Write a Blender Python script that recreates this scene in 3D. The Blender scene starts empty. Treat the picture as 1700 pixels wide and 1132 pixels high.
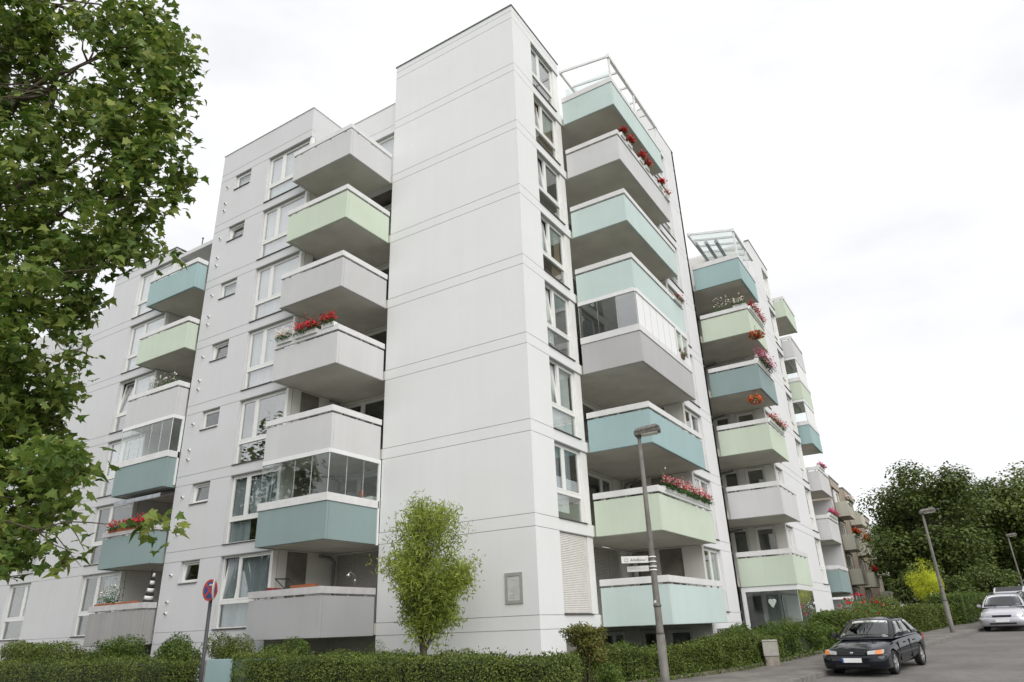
import bpy, bmesh, math, random
import numpy as np
from mathutils import Vector, Matrix

S = bpy.context.scene
COL = S.collection
R = math.radians

# ---------------------------------------------------------------- camera
CAM_P = (10.1819, -17.5987, 0.0)
yaw, pitch, roll = -0.54760, 0.39500, -0.03810
_f = Vector((math.sin(yaw)*math.cos(pitch), math.cos(yaw)*math.cos(pitch), math.sin(pitch)))
_r = Vector((math.cos(yaw), -math.sin(yaw), 0)); _u = _r.cross(_f)
_r2 = math.cos(roll)*_r + math.sin(roll)*_u
_u2 = -math.sin(roll)*_r + math.cos(roll)*_u
cam_d = bpy.data.cameras.new('camera'); cam = bpy.data.objects.new('camera', cam_d); COL.objects.link(cam)
mw = Matrix((( _r2.x, _u2.x, -_f.x, CAM_P[0]), (_r2.y, _u2.y, -_f.y, CAM_P[1]), (_r2.z, _u2.z, -_f.z, CAM_P[2]), (0, 0, 0, 1)))
cam.matrix_world = mw
cam_d.sensor_width = 36.0; cam_d.lens = 36.0*1152.54/1700.0
cam_d.clip_start = 0.1; cam_d.clip_end = 3000
S.camera = cam

# ---------------------------------------------------------------- sky, sun, exposure
W = bpy.data.worlds.new('World'); S.world = W; W.use_nodes = True
nt = W.node_tree; nt.nodes.clear()
SUN_DIR = Vector((0.70, -0.50, 0.75)).normalized()      # towards the sun, behind thin cloud
sun_el = math.asin(SUN_DIR.z); sun_az = math.atan2(SUN_DIR.x, SUN_DIR.y)
out = nt.nodes.new('ShaderNodeOutputWorld'); bg = nt.nodes.new('ShaderNodeBackground')
sky = nt.nodes.new('ShaderNodeTexSky'); sky.sky_type = 'NISHITA'; sky.sun_disc = False
sky.sun_elevation = sun_el; sky.sun_rotation = sun_az
tc = nt.nodes.new('ShaderNodeTexCoord')
mp = nt.nodes.new('ShaderNodeMapping'); mp.inputs['Scale'].default_value = (1.2, 1.2, 3.2)
no = nt.nodes.new('ShaderNodeTexNoise'); no.inputs['Scale'].default_value = 1.7; no.inputs['Detail'].default_value = 6; no.inputs['Roughness'].default_value = .55
rp = nt.nodes.new('ShaderNodeValToRGB')
rp.color_ramp.elements[0].position = .30; rp.color_ramp.elements[0].color = (5.2, 5.25, 5.36, 1)
rp.color_ramp.elements[1].position = .62; rp.color_ramp.elements[1].color = (6.9, 6.9, 6.95, 1)
mx = nt.nodes.new('ShaderNodeMixRGB'); mx.inputs[0].default_value = .94
bg.inputs['Strength'].default_value = .1
L_ = nt.links
L_.new(tc.outputs['Generated'], mp.inputs[0]); L_.new(mp.outputs[0], no.inputs['Vector']); L_.new(no.outputs['Fac'], rp.inputs[0])
L_.new(sky.outputs[0], mx.inputs[1]); L_.new(rp.outputs[0], mx.inputs[2]); L_.new(mx.outputs[0], bg.inputs[0]); L_.new(bg.outputs[0], out.inputs[0])

sd = bpy.data.lights.new('sun', 'SUN'); sun = bpy.data.objects.new('sun', sd); COL.objects.link(sun)
sd.energy = 1.5; sd.angle = R(60); sd.color = (1, .97, .93)
sun.rotation_euler = (-SUN_DIR).to_track_quat('-Z', 'Y').to_euler(); sun.location = (20, -20, 60)
S.view_settings.view_transform = 'Standard'; S.view_settings.look = 'None'
S.view_settings.gamma = 1; S.view_settings.use_curve_mapping = False
S.view_settings.exposure = 0.76
S.render.engine = 'CYCLES'
S.cycles.max_bounces = 8; S.cycles.diffuse_bounces = 4; S.cycles.transparent_max_bounces = 24; S.cycles.glossy_bounces = 4
S.cycles.transmission_bounces = 6

# ---------------------------------------------------------------- materials
MATS = {}
def nodes(name):
    m = bpy.data.materials.new(name); m.use_nodes = True; MATS[name] = m
    t = m.node_tree; b = t.nodes['Principled BSDF']
    return m, t, b
def plain(name, col, rough=.6, metal=0, noise=.06, scale=6, bump=0, spec=.4, coat=0):
    m, t, b = nodes(name)
    b.inputs['Roughness'].default_value = rough; b.inputs['Metallic'].default_value = metal
    b.inputs['Specular IOR Level'].default_value = spec
    if coat: b.inputs['Coat Weight'].default_value = coat; b.inputs['Coat Roughness'].default_value = .04
    g = t.nodes.new('ShaderNodeNewGeometry'); n = t.nodes.new('ShaderNodeTexNoise')
    n.inputs['Scale'].default_value = scale; n.inputs['Detail'].default_value = 5
    t.links.new(g.outputs['Position'], n.inputs['Vector'])
    r = t.nodes.new('ShaderNodeValToRGB'); lo = 1-noise; hi = 1+noise
    r.color_ramp.elements[0].position = .3; r.color_ramp.elements[1].position = .7
    r.color_ramp.elements[0].color = (col[0]*lo, col[1]*lo, col[2]*lo, 1)
    r.color_ramp.elements[1].color = (min(1, col[0]*hi), min(1, col[1]*hi), min(1, col[2]*hi), 1)
    t.links.new(n.outputs['Fac'], r.inputs[0]); t.links.new(r.outputs[0], b.inputs['Base Color'])
    if bump:
        bp = t.nodes.new('ShaderNodeBump'); bp.inputs['Strength'].default_value = bump; bp.inputs['Distance'].default_value = .01
        n2 = t.nodes.new('ShaderNodeTexNoise'); n2.inputs['Scale'].default_value = scale*12; n2.inputs['Detail'].default_value = 4
        t.links.new(g.outputs['Position'], n2.inputs['Vector']); t.links.new(n2.outputs['Fac'], bp.inputs['Height']); t.links.new(bp.outputs[0], b.inputs['Normal'])
    return m
def render_paint(name, col, streak=.10, rough=.85, dirt=.5, bump=.25):
    """painted render: fine grain, faint blotches, thin rain streaks running down"""
    m, t, b = nodes(name); lk = t.links.new
    b.inputs['Roughness'].default_value = rough; b.inputs['Specular IOR Level'].default_value = .25
    g = t.nodes.new('ShaderNodeNewGeometry')
    def noise(scale, vec_scale, detail=4, rgh=.55):
        mpn = t.nodes.new('ShaderNodeMapping'); mpn.inputs['Scale'].default_value = vec_scale
        n = t.nodes.new('ShaderNodeTexNoise'); n.inputs['Scale'].default_value = scale; n.inputs['Detail'].default_value = detail; n.inputs['Roughness'].default_value = rgh
        lk(g.outputs['Position'], mpn.inputs[0]); lk(mpn.outputs[0], n.inputs['Vector']); return n
    def ramp(n, p0, p1, c0, c1):
        r = t.nodes.new('ShaderNodeValToRGB'); r.color_ramp.elements[0].position = p0; r.color_ramp.elements[1].position = p1
        r.color_ramp.elements[0].color = (*c0, 1); r.color_ramp.elements[1].color = (*c1, 1); lk(n.outputs['Fac'], r.inputs[0]); return r
    def mul(a, c, f=1):
        x = t.nodes.new('ShaderNodeMixRGB'); x.blend_type = 'MULTIPLY'; x.inputs[0].default_value = f; lk(a, x.inputs[1]); lk(c, x.inputs[2]); return x.outputs[0]
    base = t.nodes.new('ShaderNodeRGB'); base.outputs[0].default_value = (*col, 1)
    s1 = ramp(noise(2.6, (1, 1, .05), 5, .6), .35, .62, (1-streak, 1-streak*.95, 1-streak*.9), (1, 1, 1))
    s2 = ramp(noise(9, (1, 1, .03), 3), .3, .6, (1-streak*.6,)*3, (1, 1, 1))
    bl = ramp(noise(.5, (1, 1, 1.3), 5), .3, .7, (1-.10*dirt, 1-.10*dirt, 1-.12*dirt), (1, 1, 1))
    gr = ramp(noise(60, (1, 1, 1), 3), .3, .7, (.95,)*3, (1, 1, 1))
    c = mul(mul(mul(mul(base.outputs[0], s1.outputs[0]), s2.outputs[0]), bl.outputs[0]), gr.outputs[0])
    lk(c, b.inputs['Base Color'])
    bp = t.nodes.new('ShaderNodeBump'); bp.inputs['Strength'].default_value = bump; bp.inputs['Distance'].default_value = .006
    lk(noise(90, (1, 1, 1), 4).outputs['Fac'], bp.inputs['Height']); lk(bp.outputs[0], b.inputs['Normal'])
    return m
def foliage(name, cols, trans=.25, rough=.55):
    m = bpy.data.materials.new(name); m.use_nodes = True; MATS[name] = m
    t = m.node_tree; t.nodes.clear(); lk = t.links.new
    o = t.nodes.new('ShaderNodeOutputMaterial'); g = t.nodes.new('ShaderNodeNewGeometry'); oi = t.nodes.new('ShaderNodeObjectInfo')
    ad = t.nodes.new('ShaderNodeMath'); ad.operation = 'ADD'; lk(g.outputs['Random Per Island'], ad.inputs[0]); lk(oi.outputs['Random'], ad.inputs[1])
    fr_ = t.nodes.new('ShaderNodeMath'); fr_.operation = 'FRACT'; lk(ad.outputs[0], fr_.inputs[0])
    r = t.nodes.new('ShaderNodeValToRGB'); e = r.color_ramp.elements
    e[0].position = 0; e[0].color = (*cols[0], 1); e[1].position = 1; e[1].color = (*cols[-1], 1)
    for i, c in enumerate(cols[1:-1]):
        q = e.new((i+1)/(len(cols)-1)); q.color = (*c, 1)
    lk(fr_.outputs[0], r.inputs[0])
    n = t.nodes.new('ShaderNodeTexNoise'); n.inputs['Scale'].default_value = 1.1; n.inputs['Detail'].default_value = 3; lk(g.outputs['Position'], n.inputs['Vector'])
    r2 = t.nodes.new('ShaderNodeValToRGB'); r2.color_ramp.elements[0].position = .35; r2.color_ramp.elements[1].position = .65
    r2.color_ramp.elements[0].color = (.78, .8, .8, 1); r2.color_ramp.elements[1].color = (1.1, 1.08, .95, 1); lk(n.outputs['Fac'], r2.inputs[0])
    mm = t.nodes.new('ShaderNodeMixRGB'); mm.blend_type = 'MULTIPLY'; mm.inputs[0].default_value = 1; lk(r.outputs[0], mm.inputs[1]); lk(r2.outputs[0], mm.inputs[2])
    d = t.nodes.new('ShaderNodeBsdfPrincipled'); d.inputs['Roughness'].default_value = rough; d.inputs['Specular IOR Level'].default_value = .35
    tr = t.nodes.new('ShaderNodeBsdfTranslucent'); mx_ = t.nodes.new('ShaderNodeMixShader'); mx_.inputs[0].default_value = trans
    lk(mm.outputs[0], d.inputs['Base Color']); lk(mm.outputs[0], tr.inputs['Color']); lk(d.outputs[0], mx_.inputs[1]); lk(tr.outputs[0], mx_.inputs[2]); lk(mx_.outputs[0], o.inputs[0])
    return m
def glass(name, tint=(.86, .90, .88), refl=1.5, rough=.01, base=.0):
    m = bpy.data.materials.new(name); m.use_nodes = True; MATS[name] = m
    t = m.node_tree; t.nodes.clear(); lk = t.links.new
    o = t.nodes.new('ShaderNodeOutputMaterial'); tr = t.nodes.new('ShaderNodeBsdfTransparent'); gl = t.nodes.new('ShaderNodeBsdfGlossy')
    tr.inputs[0].default_value = (*tint, 1); gl.inputs['Roughness'].default_value = rough; gl.inputs[0].default_value = (1, 1, 1, 1)
    f = t.nodes.new('ShaderNodeFresnel'); gg = t.nodes.new('ShaderNodeNewGeometry'); mr = t.nodes.new('ShaderNodeMapRange'); mr.inputs[3].default_value = 1.5; mr.inputs[4].default_value = 1/1.5; lk(gg.outputs['Backfacing'], mr.inputs[0]); lk(mr.outputs[0], f.inputs['IOR'])
    mu = t.nodes.new('ShaderNodeMath'); mu.operation = 'MULTIPLY_ADD'; mu.inputs[1].default_value = refl; mu.inputs[2].default_value = base; mu.use_clamp = True
    mx_ = t.nodes.new('ShaderNodeMixShader'); lk(f.outputs[0], mu.inputs[0]); lk(mu.outputs[0], mx_.inputs[0]); lk(tr.outputs[0], mx_.inputs[1]); lk(gl.outputs[0], mx_.inputs[2]); lk(mx_.outputs[0], o.inputs[0])
    return m

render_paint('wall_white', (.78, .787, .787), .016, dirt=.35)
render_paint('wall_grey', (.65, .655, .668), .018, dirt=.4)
render_paint('wall_pale', (.75, .75, .765), .025, dirt=.35)
render_paint('wall_beige', (.43, .365, .30), .06)
render_paint('wall_loggia', (.72, .71, .68), .03)
render_paint('paint_grey', (.565, .565, .57), .028, dirt=.8)
render_paint('paint_dull_grey', (.40, .39, .385), .12, dirt=1)
render_paint('paint_mid', (.44, .44, .45), .028, dirt=.8)
render_paint('paint_dark_grey', (.49, .485, .49), .028, dirt=.8)
render_paint('paint_lilac', (.635, .635, .642), .028, dirt=.8)
render_paint('paint_green', (.60, .675, .56), .028, dirt=.8)
render_paint('paint_mint', (.575, .68, .665), .028, dirt=.8)
render_paint('paint_blue', (.36, .495, .505), .028, dirt=.8)
render_paint('paint_teal', (.275, .36, .36), .028, dirt=.8)
render_paint('paint_beige', (.57, .55, .46), .08, dirt=1)
plain('soffit', (.60, .585, .53), .9, noise=.10, scale=1.2, bump=.2)
plain('joint', (.42, .42, .415), .9)
plain('white_frame', (.78, .78, .76), .35, noise=.03)
plain('white_rail', (.68, .68, .675), .45, noise=.06, scale=3)
plain('rail_dirty', (.52, .51, .51), .55, noise=.10, scale=4)
plain('sill_dark', (.10, .085, .085), .5)
plain('coping', (.16, .17, .17), .4, metal=.3)
plain('black_rubber', (.02, .02, .02), .6)
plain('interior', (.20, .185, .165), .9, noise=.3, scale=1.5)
render_paint('curtain_white', (.74, .74, .745), .10, bump=0)
render_paint('curtain_grey', (.46, .49, .53), .3, bump=0)
plain('curtain_brown', (.30, .22, .15), .9, noise=.25, scale=5)
plain('curtain_purple', (.16, .08, .14), .9)
plain('curtain_red', (.35, .07, .06), .9)
plain('blind_white', (.80, .80, .80), .7, noise=.03)
plain('shutter_light', (.66, .645, .61), .6, noise=.06)
plain('shutter_dark', (.40, .385, .36), .6, noise=.08)
plain('pipe', (.20, .20, .20), .5)
plain('metal_white', (.76, .77, .77), .35, noise=.03)
plain('metal_dark', (.05, .055, .06), .45, metal=.4)
plain('chrome', (.6, .6, .6), .2, metal=1)
plain('terracotta', (.38, .13, .06), .8)
plain('plastic_white', (.75, .75, .73), .5)
plain('plastic_brown', (.13, .07, .045), .6)
plain('soil', (.075, .06, .042), .95, noise=.35, scale=2.5, bump=.6)
plain('chair_red', (.22, .03, .03), .8)
plain('red_flower', (.58, .02, .025), .6, noise=.25, scale=25)
plain('pink_flower', (.68, .10, .24), .6, noise=.25, scale=25)
plain('white_flower', (.78, .68, .64), .6, noise=.12, scale=25)
plain('orange_flower', (.70, .16, .04), .6, noise=.25, scale=25)
glass('window_glass', tint=(.90, .93, .92), refl=1.5, base=.02)
glass('pane_mirror', tint=(.92, .94, .94), refl=1.8, base=.14)
glass('clear_glass', tint=(.93, .96, .95), refl=1.2)
foliage('leaf_plane', [(.062, .116, .018), (.115, .185, .032), (.175, .245, .048), (.27, .31, .075)], 0.38)
foliage('leaf_hedge', [(.048, .082, .016), (.088, .132, .025), (.140, .190, .038), (.21, .245, .052)], 0.22)
foliage('leaf_bush', [(.050, .090, .014), (.095, .150, .024), (.150, .215, .038)], .25)
foliage('leaf_bronze', [(.12, .125, .028), (.18, .18, .045), (.10, .14, .03), (.19, .125, .035)], .25)
foliage('leaf_willow', [(.21, .27, .042), (.30, .37, .065), (.40, .47, .11)], 0.4)
foliage('leaf_dark', [(.058, .090, .022), (.098, .142, .034), (.165, .205, .055)], 0.3)
foliage('leaf_mid', [(.075, .112, .024), (.13, .175, .038), (.19, .235, .058)], 0.3)
foliage('leaf_yellow', [(.48, .56, .035), (.62, .68, .05), (.72, .74, .09)], 0.4)
foliage('leaf_pot', [(0.024, 0.072, 0.014), (0.048, 0.120, 0.024), (0.084, 0.168, 0.036)], .25)
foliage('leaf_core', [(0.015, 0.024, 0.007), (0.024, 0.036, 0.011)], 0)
foliage('petal_red', [(0.450, 0.012, 0.020), (0.620, 0.030, 0.030), (0.500, 0.020, 0.060)], .2)
foliage('petal_pink', [(0.550, 0.050, 0.200), (0.700, 0.160, 0.320), (0.600, 0.100, 0.250)], .2)
foliage('petal_white', [(0.700, 0.600, 0.580), (0.800, 0.740, 0.700)], .2)
foliage('petal_mix', [(0.550, 0.020, 0.030), (0.660, 0.120, 0.220), (0.800, 0.700, 0.680), (0.600, 0.030, 0.050)], .2)
foliage('petal_orange', [(0.600, 0.100, 0.030), (0.700, 0.200, 0.050), (0.550, 0.030, 0.030)], .2)
plain('dry_leaf', (.20, .15, .05), .9, noise=.3)
plain('bark', (.10, .08, .055), .9, noise=.4, scale=9, bump=.8)
plain('bark_plane', (.15, .125, .085), .9, noise=.5, scale=6, bump=.6)
plain('twig', (.075, .05, .032), .9, noise=.3)
plain('concrete', (.36, .345, .31), .9, noise=.22, scale=5, bump=.5)
plain('concrete_stained', (.27, .24, .205), .9, noise=.3, scale=6, bump=.5)
plain('lamp_pole', (.15, .14, .125), .6, noise=.2, scale=5)
plain('lamp_head', (.15, .14, .125), .6, noise=.45, scale=16)
plain('lamp_lens', (.55, .55, .50), .3, noise=.1)
plain('sign_pole', (.07, .07, .075), .5, metal=.3)
plain('sign_red', (.50, .055, .025), .45); plain('sign_blue', (.03, .06, .26), .45); plain('sign_white', (.60, .60, .57), .5, noise=.1)
plain('sign_ink', (.12, .12, .12), .6); plain('sticker', (.75, .75, .74), .5)
plain('plaque_frame', (.33, .335, .31), .8, noise=.08); plain('plaque_face', (.53, .54, .52), .8, noise=.08); plain('plaque_relief', (.46, .47, .45), .8)

# ---------------------------------------------------------------- helpers
WORLD_ROOTS = set()
def link(name, me, mats, parent=None):
    for m in (mats if isinstance(mats, (list, tuple)) else [mats]): me.materials.append(MATS[m])
    o = bpy.data.objects.new(name, me); COL.objects.link(o)
    if parent is not None:
        o.parent = parent
        if parent.name in WORLD_ROOTS: o.matrix_parent_inverse = Matrix.Translation(-parent.location)
    return o
def tag(o, label=None, cat=None, group=None, kind=None):
    if label: o['label'] = label
    if cat: o['category'] = cat
    if group: o['group'] = group
    if kind: o['kind'] = kind
    return o
def thing(name, label, cat, loc=(0, 0, 0), group=None, world=True, rotz=0):
    o = bpy.data.objects.new(name, None); COL.objects.link(o); o.location = loc; o.rotation_euler = (0, 0, rotz); o.empty_display_size = .2
    if world: WORLD_ROOTS.add(o.name)
    return tag(o, label, cat, group)

class Fr:
    """frame of a wall: a runs along it, d points out of it, z is height"""
    def __init__(s, ox, oy, kind):
        s.ox, s.oy = ox, oy
        s.u, s.n = ((1, 0), (0, -1)) if kind == 'A' else ((0, 1), (1, 0))
    def __call__(s, a, d, z): return (s.ox+s.u[0]*a+s.n[0]*d, s.oy+s.u[1]*a+s.n[1]*d, z)
class MB:
    def __init__(s): s.v = []; s.f = []; s.m = []; s.sm = []
    def poly(s, pts, mi=0, smooth=False):
        i = len(s.v); s.v += [tuple(p) for p in pts]; s.f.append(tuple(range(i, i+len(pts)))); s.m.append(mi); s.sm.append(smooth)
    def hexa(s, p, mi=0):
        i = len(s.v); s.v += [tuple(q) for q in p]
        q = [Vector(x) for x in p]
        det = (q[1]-q[0]).cross(q[3]-q[0]).dot(q[4]-q[0])
        fs = [(0, 3, 2, 1), (4, 5, 6, 7), (0, 1, 5, 4), (1, 2, 6, 5), (2, 3, 7, 6), (3, 0, 4, 7)]
        if det < 0: fs = [tuple(reversed(f)) for f in fs]
        for f in fs: s.f.append(tuple(i+k for k in f)); s.m.append(mi); s.sm.append(False)
        return s
    def fbox(s, F, a0, a1, d0, d1, z0, z1, mi=0):
        return s.hexa([F(a0, d0, z0), F(a1, d0, z0), F(a1, d1, z0), F(a0, d1, z0), F(a0, d0, z1), F(a1, d0, z1), F(a1, d1, z1), F(a0, d1, z1)], mi)
    def box(s, x0, x1, y0, y1, z0, z1, mi=0):
        return s.hexa([(x0, y0, z0), (x1, y0, z0), (x1, y1, z0), (x0, y1, z0), (x0, y0, z1), (x1, y0, z1), (x1, y1, z1), (x0, y1, z1)], mi)
    def tube(s, pts, rad, n=8, mi=0, cap=True):
        pts = [Vector(p) for p in pts]; rad = rad if isinstance(rad, (list, tuple)) else [rad]*len(pts)
        base = len(s.v); prev = None
        for i, p in enumerate(pts):
            t = (pts[min(i+1, len(pts)-1)]-pts[max(i-1, 0)]).normalized()
            if prev is None:
                a = t.orthogonal().normalized()
            else:
                a = (prev-t*prev.dot(t)).normalized()
            prev = a; b = t.cross(a)
            for k in range(n):
                an = 2*math.pi*k/n; s.v.append(tuple(p+(a*math.cos(an)+b*math.sin(an))*rad[i]))
        for i in range(len(pts)-1):
            for k in range(n):
                k2 = (k+1) % n
                s.f.append((base+i*n+k, base+i*n+k2, base+(i+1)*n+k2, base+(i+1)*n+k)); s.m.append(mi); s.sm.append(True)
        if cap:
            s.f.append(tuple(base+k for k in reversed(range(n)))); s.m.append(mi); s.sm.append(False)
            e = base+(len(pts)-1)*n; s.f.append(tuple(e+k for k in range(n))); s.m.append(mi); s.sm.append(False)
        return s
    def disc(s, c, ax, r, n=20, mi=0):
        c = Vector(c); ax = Vector(ax).normalized(); a = ax.orthogonal().normalized(); b = ax.cross(a)
        s.poly([c+(a*math.cos(2*math.pi*k/n)+b*math.sin(2*math.pi*k/n))*r for k in range(n)], mi); return s
    def ball(s, c, r, seg=10, rings=6, mi=0):
        c = Vector(c); r = r if hasattr(r, '__len__') else (r, r, r); base = len(s.v)
        for i in range(rings+1):
            th = math.pi*i/rings
            for k in range(seg):
                ph = 2*math.pi*k/seg
                s.v.append((c.x+r[0]*math.sin(th)*math.cos(ph), c.y+r[1]*math.sin(th)*math.sin(ph), c.z+r[2]*math.cos(th)))
        for i in range(rings):
            for k in range(seg):
                k2 = (k+1) % seg
                s.f.append((base+i*seg+k, base+(i+1)*seg+k, base+(i+1)*seg+k2, base+i*seg+k2)); s.m.append(mi); s.sm.append(True)
        return s
    def mesh(s, name, bevel=0):
        me = bpy.data.meshes.new(name); me.from_pydata(s.v, [], s.f); me.update()
        me.polygons.foreach_set('material_index', s.m); me.polygons.foreach_set('use_smooth', s.sm)
        if bevel:
            b = bmesh.new(); b.from_mesh(me)
            bmesh.ops.bevel(b, geom=[e for e in b.edges if e.calc_face_angle(0) > .6], offset=bevel, segments=2, affect='EDGES', clamp_overlap=True)
            b.to_mesh(me); b.free()
        return me
    def build(s, name, mats, parent=None, bevel=0): return link(name, s.mesh(name, bevel), mats, parent)

def np_mesh(name, V, F, mats, parent=None, kind='stuff'):
    """V (n,3) float, F (m,k) int"""
    me = bpy.data.meshes.new(name); n = len(V); m, k = F.shape
    me.vertices.add(n); me.vertices.foreach_set('co', V.astype(np.float32).ravel())
    me.loops.add(m*k); me.loops.foreach_set('vertex_index', F.astype(np.int32).ravel())
    me.polygons.add(m); me.polygons.foreach_set('loop_start', np.arange(0, m*k, k, dtype=np.int32)); me.polygons.foreach_set('loop_total', np.full(m, k, dtype=np.int32))
    me.update(calc_edges=True)
    o = link(name, me, mats, parent)
    if kind: o['kind'] = kind
    return o
RNG = np.random.default_rng(11)
T_LEAF = (np.array([(0, 0, 0), (.3, .5, .07), (0, 1, -.04), (-.3, .5, .07)]), np.array([(0, 1, 2, 3)]))
T_LONG = (np.array([(0, 0, 0), (.11, .45, .05), (.03, 1, -.12), (-.11, .45, .05)]), np.array([(0, 1, 2, 3)]))
T_PETAL = (np.array([(-.5, -.5, 0), (.5, -.5, .12), (.5, .5, 0), (-.5, .5, .12)]), np.array([(0, 1, 2, 3)]))
def scatter(name, P, N, size, tmpl, mat, parent=None, kind='stuff', jitter=.6):
    """leaf-like pieces at P facing roughly N, free spin"""
    TV, TF = tmpl; P = np.asarray(P, float); n = len(P)
    N = np.asarray(N, float)+RNG.normal(0, jitter, (n, 3)); N /= np.linalg.norm(N, axis=1)[:, None]+1e-9
    A = RNG.normal(0, 1, (n, 3)); A -= N*(A*N).sum(1)[:, None]; A /= np.linalg.norm(A, axis=1)[:, None]+1e-9
    B = np.cross(N, A); sz = (size*RNG.uniform(.6, 1.25, n))[:, None, None]
    V = P[:, None, :]+sz*(TV[None, :, 0:1]*B[:, None, :]+TV[None, :, 1:2]*A[:, None, :]+TV[None, :, 2:3]*N[:, None, :])
    F = (TF[None]+(np.arange(n)*len(TV))[:, None, None]).reshape(-1, TF.shape[1])
    return np_mesh(name, V.reshape(-1, 3), F, mat, parent, kind)
def blob_points(n, c, r, shell=.55, flat=None):
    """points in an ellipsoid, denser towards the outside; returns points and outward normals"""
    d = RNG.normal(0, 1, (n, 3)); d /= np.linalg.norm(d, axis=1)[:, None]
    k = (shell+(1-shell)*RNG.random(n))[:, None]
    return np.array(c)+d*k*np.array(r), d
def lump(P, amp, scale, seed=0):
    """uneven outline: a cheap sum of sines displacement in [-amp, amp]"""
    q = P/scale
    return amp*(np.sin(q[:, 0]*2.1+seed)+np.sin(q[:, 1]*2.7+1.3*seed+q[:, 0])+np.sin(q[:, 2]*2.3+.7*seed+q[:, 1]*.8))/3

def g(y): return -1.6+.036*min(max(y, 0), 70)

# ---------------------------------------------------------------- building kit
Z = [0, 2.742, 5.55, 8.41, 11.267, 14.08, 16.881, 19.598, 22.272]
B = .369; GAP = .020; TH = .25
Z2 = [1.34+2.79*k for k in range(8)]
def wall_piece(bld, F, a0, a1, z0, z1, holes, mat, name='wall_panel', th=TH):
    hs = sorted((max(h[0], a0), min(h[1], a1), max(h[2], z0), min(h[3], z1)) for h in holes if h[0] < a1-.01 and h[1] > a0+.01 and h[2] < z1-.01 and h[3] > z0+.01)
    mb = MB(); cur = a0
    for h in hs:
        if h[0]-cur > .005: mb.fbox(F, cur, h[0], -th, 0, z0, z1)
        if h[2]-z0 > .03: mb.fbox(F, h[0], h[1], -th, 0, z0, h[2])
        if z1-h[3] > .03: mb.fbox(F, h[0], h[1], -th, 0, h[3], z1)
        cur = h[1]
    if a1-cur > .005: mb.fbox(F, cur, a1, -th, 0, z0, z1)
    if mb.v: return mb.build(name, mat, bld)
def facade(bld, F, a0, a1, zs, ks, zbot, ztop, holes, mat, band_cuts=(), seam=True, cut0=0):
    """storey panels with recessed joints above and below every floor band"""
    zs = list(zs); g2 = GAP/2
    prev = zbot
    for k in ks:
        L = zs[k]; U = L+B
        wall_piece(bld, F, a0, a1, prev, L-g2, holes, mat, 'wall_panel')
        wall_piece(bld, F, a0, a1, L+g2, U-g2, [], mat, 'floor_band')
        for zz in (L, U): j = MB(); j.fbox(F, a0+.001, a1-.001, -TH+.02, -.012, zz-g2-.004, zz+g2+.004); j.build('joint_strip', 'joint', bld)
        prev = U+g2
    wall_piece(bld, F, a0, a1, prev, ztop, holes, mat, 'wall_panel')
    # joints must not cross openings: the strips sit only at band edges, openings stop there
def wavy(mb, F, a0, a1, d, z0, z1, folds=6, amp=.03, mi=0):
    n = max(8, folds*4); prev = None
    for i in range(n+1):
        a = a0+(a1-a0)*i/n; dd = d+amp*math.sin(i/n*folds*2*math.pi)+amp*.4*math.sin(i*1.7)
        if prev: mb.poly([F(prev[0], prev[1], z0), F(a, dd, z0), F(a, dd, z1), F(prev[0], prev[1], z1)], mi, True)
        prev = (a, dd)
def slats(mb, F, a0, a1, d, z0, z1, h=.05):
    n = max(1, int((z1-z0)/h)); h = (z1-z0)/n
    for i in range(n):
        zz = z0+i*h
        mb.hexa([F(a0, d-.012, zz), F(a1, d-.012, zz), F(a1, d+.010, zz+.004), F(a0, d+.010, zz+.004), F(a0, d-.012, zz+h-.004), F(a1, d-.012, zz+h-.004), F(a1, d+.002, zz+h-.006), F(a0, d+.002, zz+h-.006)])
def ring(mb, F, a0, a1, z0, z1, d0, d1, w, mi=0):
    mb.fbox(F, a0, a1, d0, d1, z0, z0+w, mi); mb.fbox(F, a0, a1, d0, d1, z1-w, z1, mi)
    mb.fbox(F, a0, a0+w, d0, d1, z0+w, z1-w, mi); mb.fbox(F, a1-w, a1, d0, d1, z0+w, z1-w, mi)
def sash(parent, F, a0, a1, z0, z1, d, tilt=0, gm='window_glass'):
    mb = MB(); ring(mb, F, a0, a1, z0, z1, d-.02, d+.035, .055, 0)
    mb.fbox(F, a0+.05, a1-.05, d-.004, d+.008, z0+.05, z1-.05, 1)
    if tilt:
        pz = z0; t = math.tan(R(tilt)); nv = []
        nx, ny = F.n
        for v in mb.v:
            h = (v[2]-pz)*t; nv.append((v[0]-nx*h, v[1]-ny*h, v[2]))
        mb.v = nv
    return mb.build('sash', ['white_frame', gm], parent)
ROOM = MB()
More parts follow.
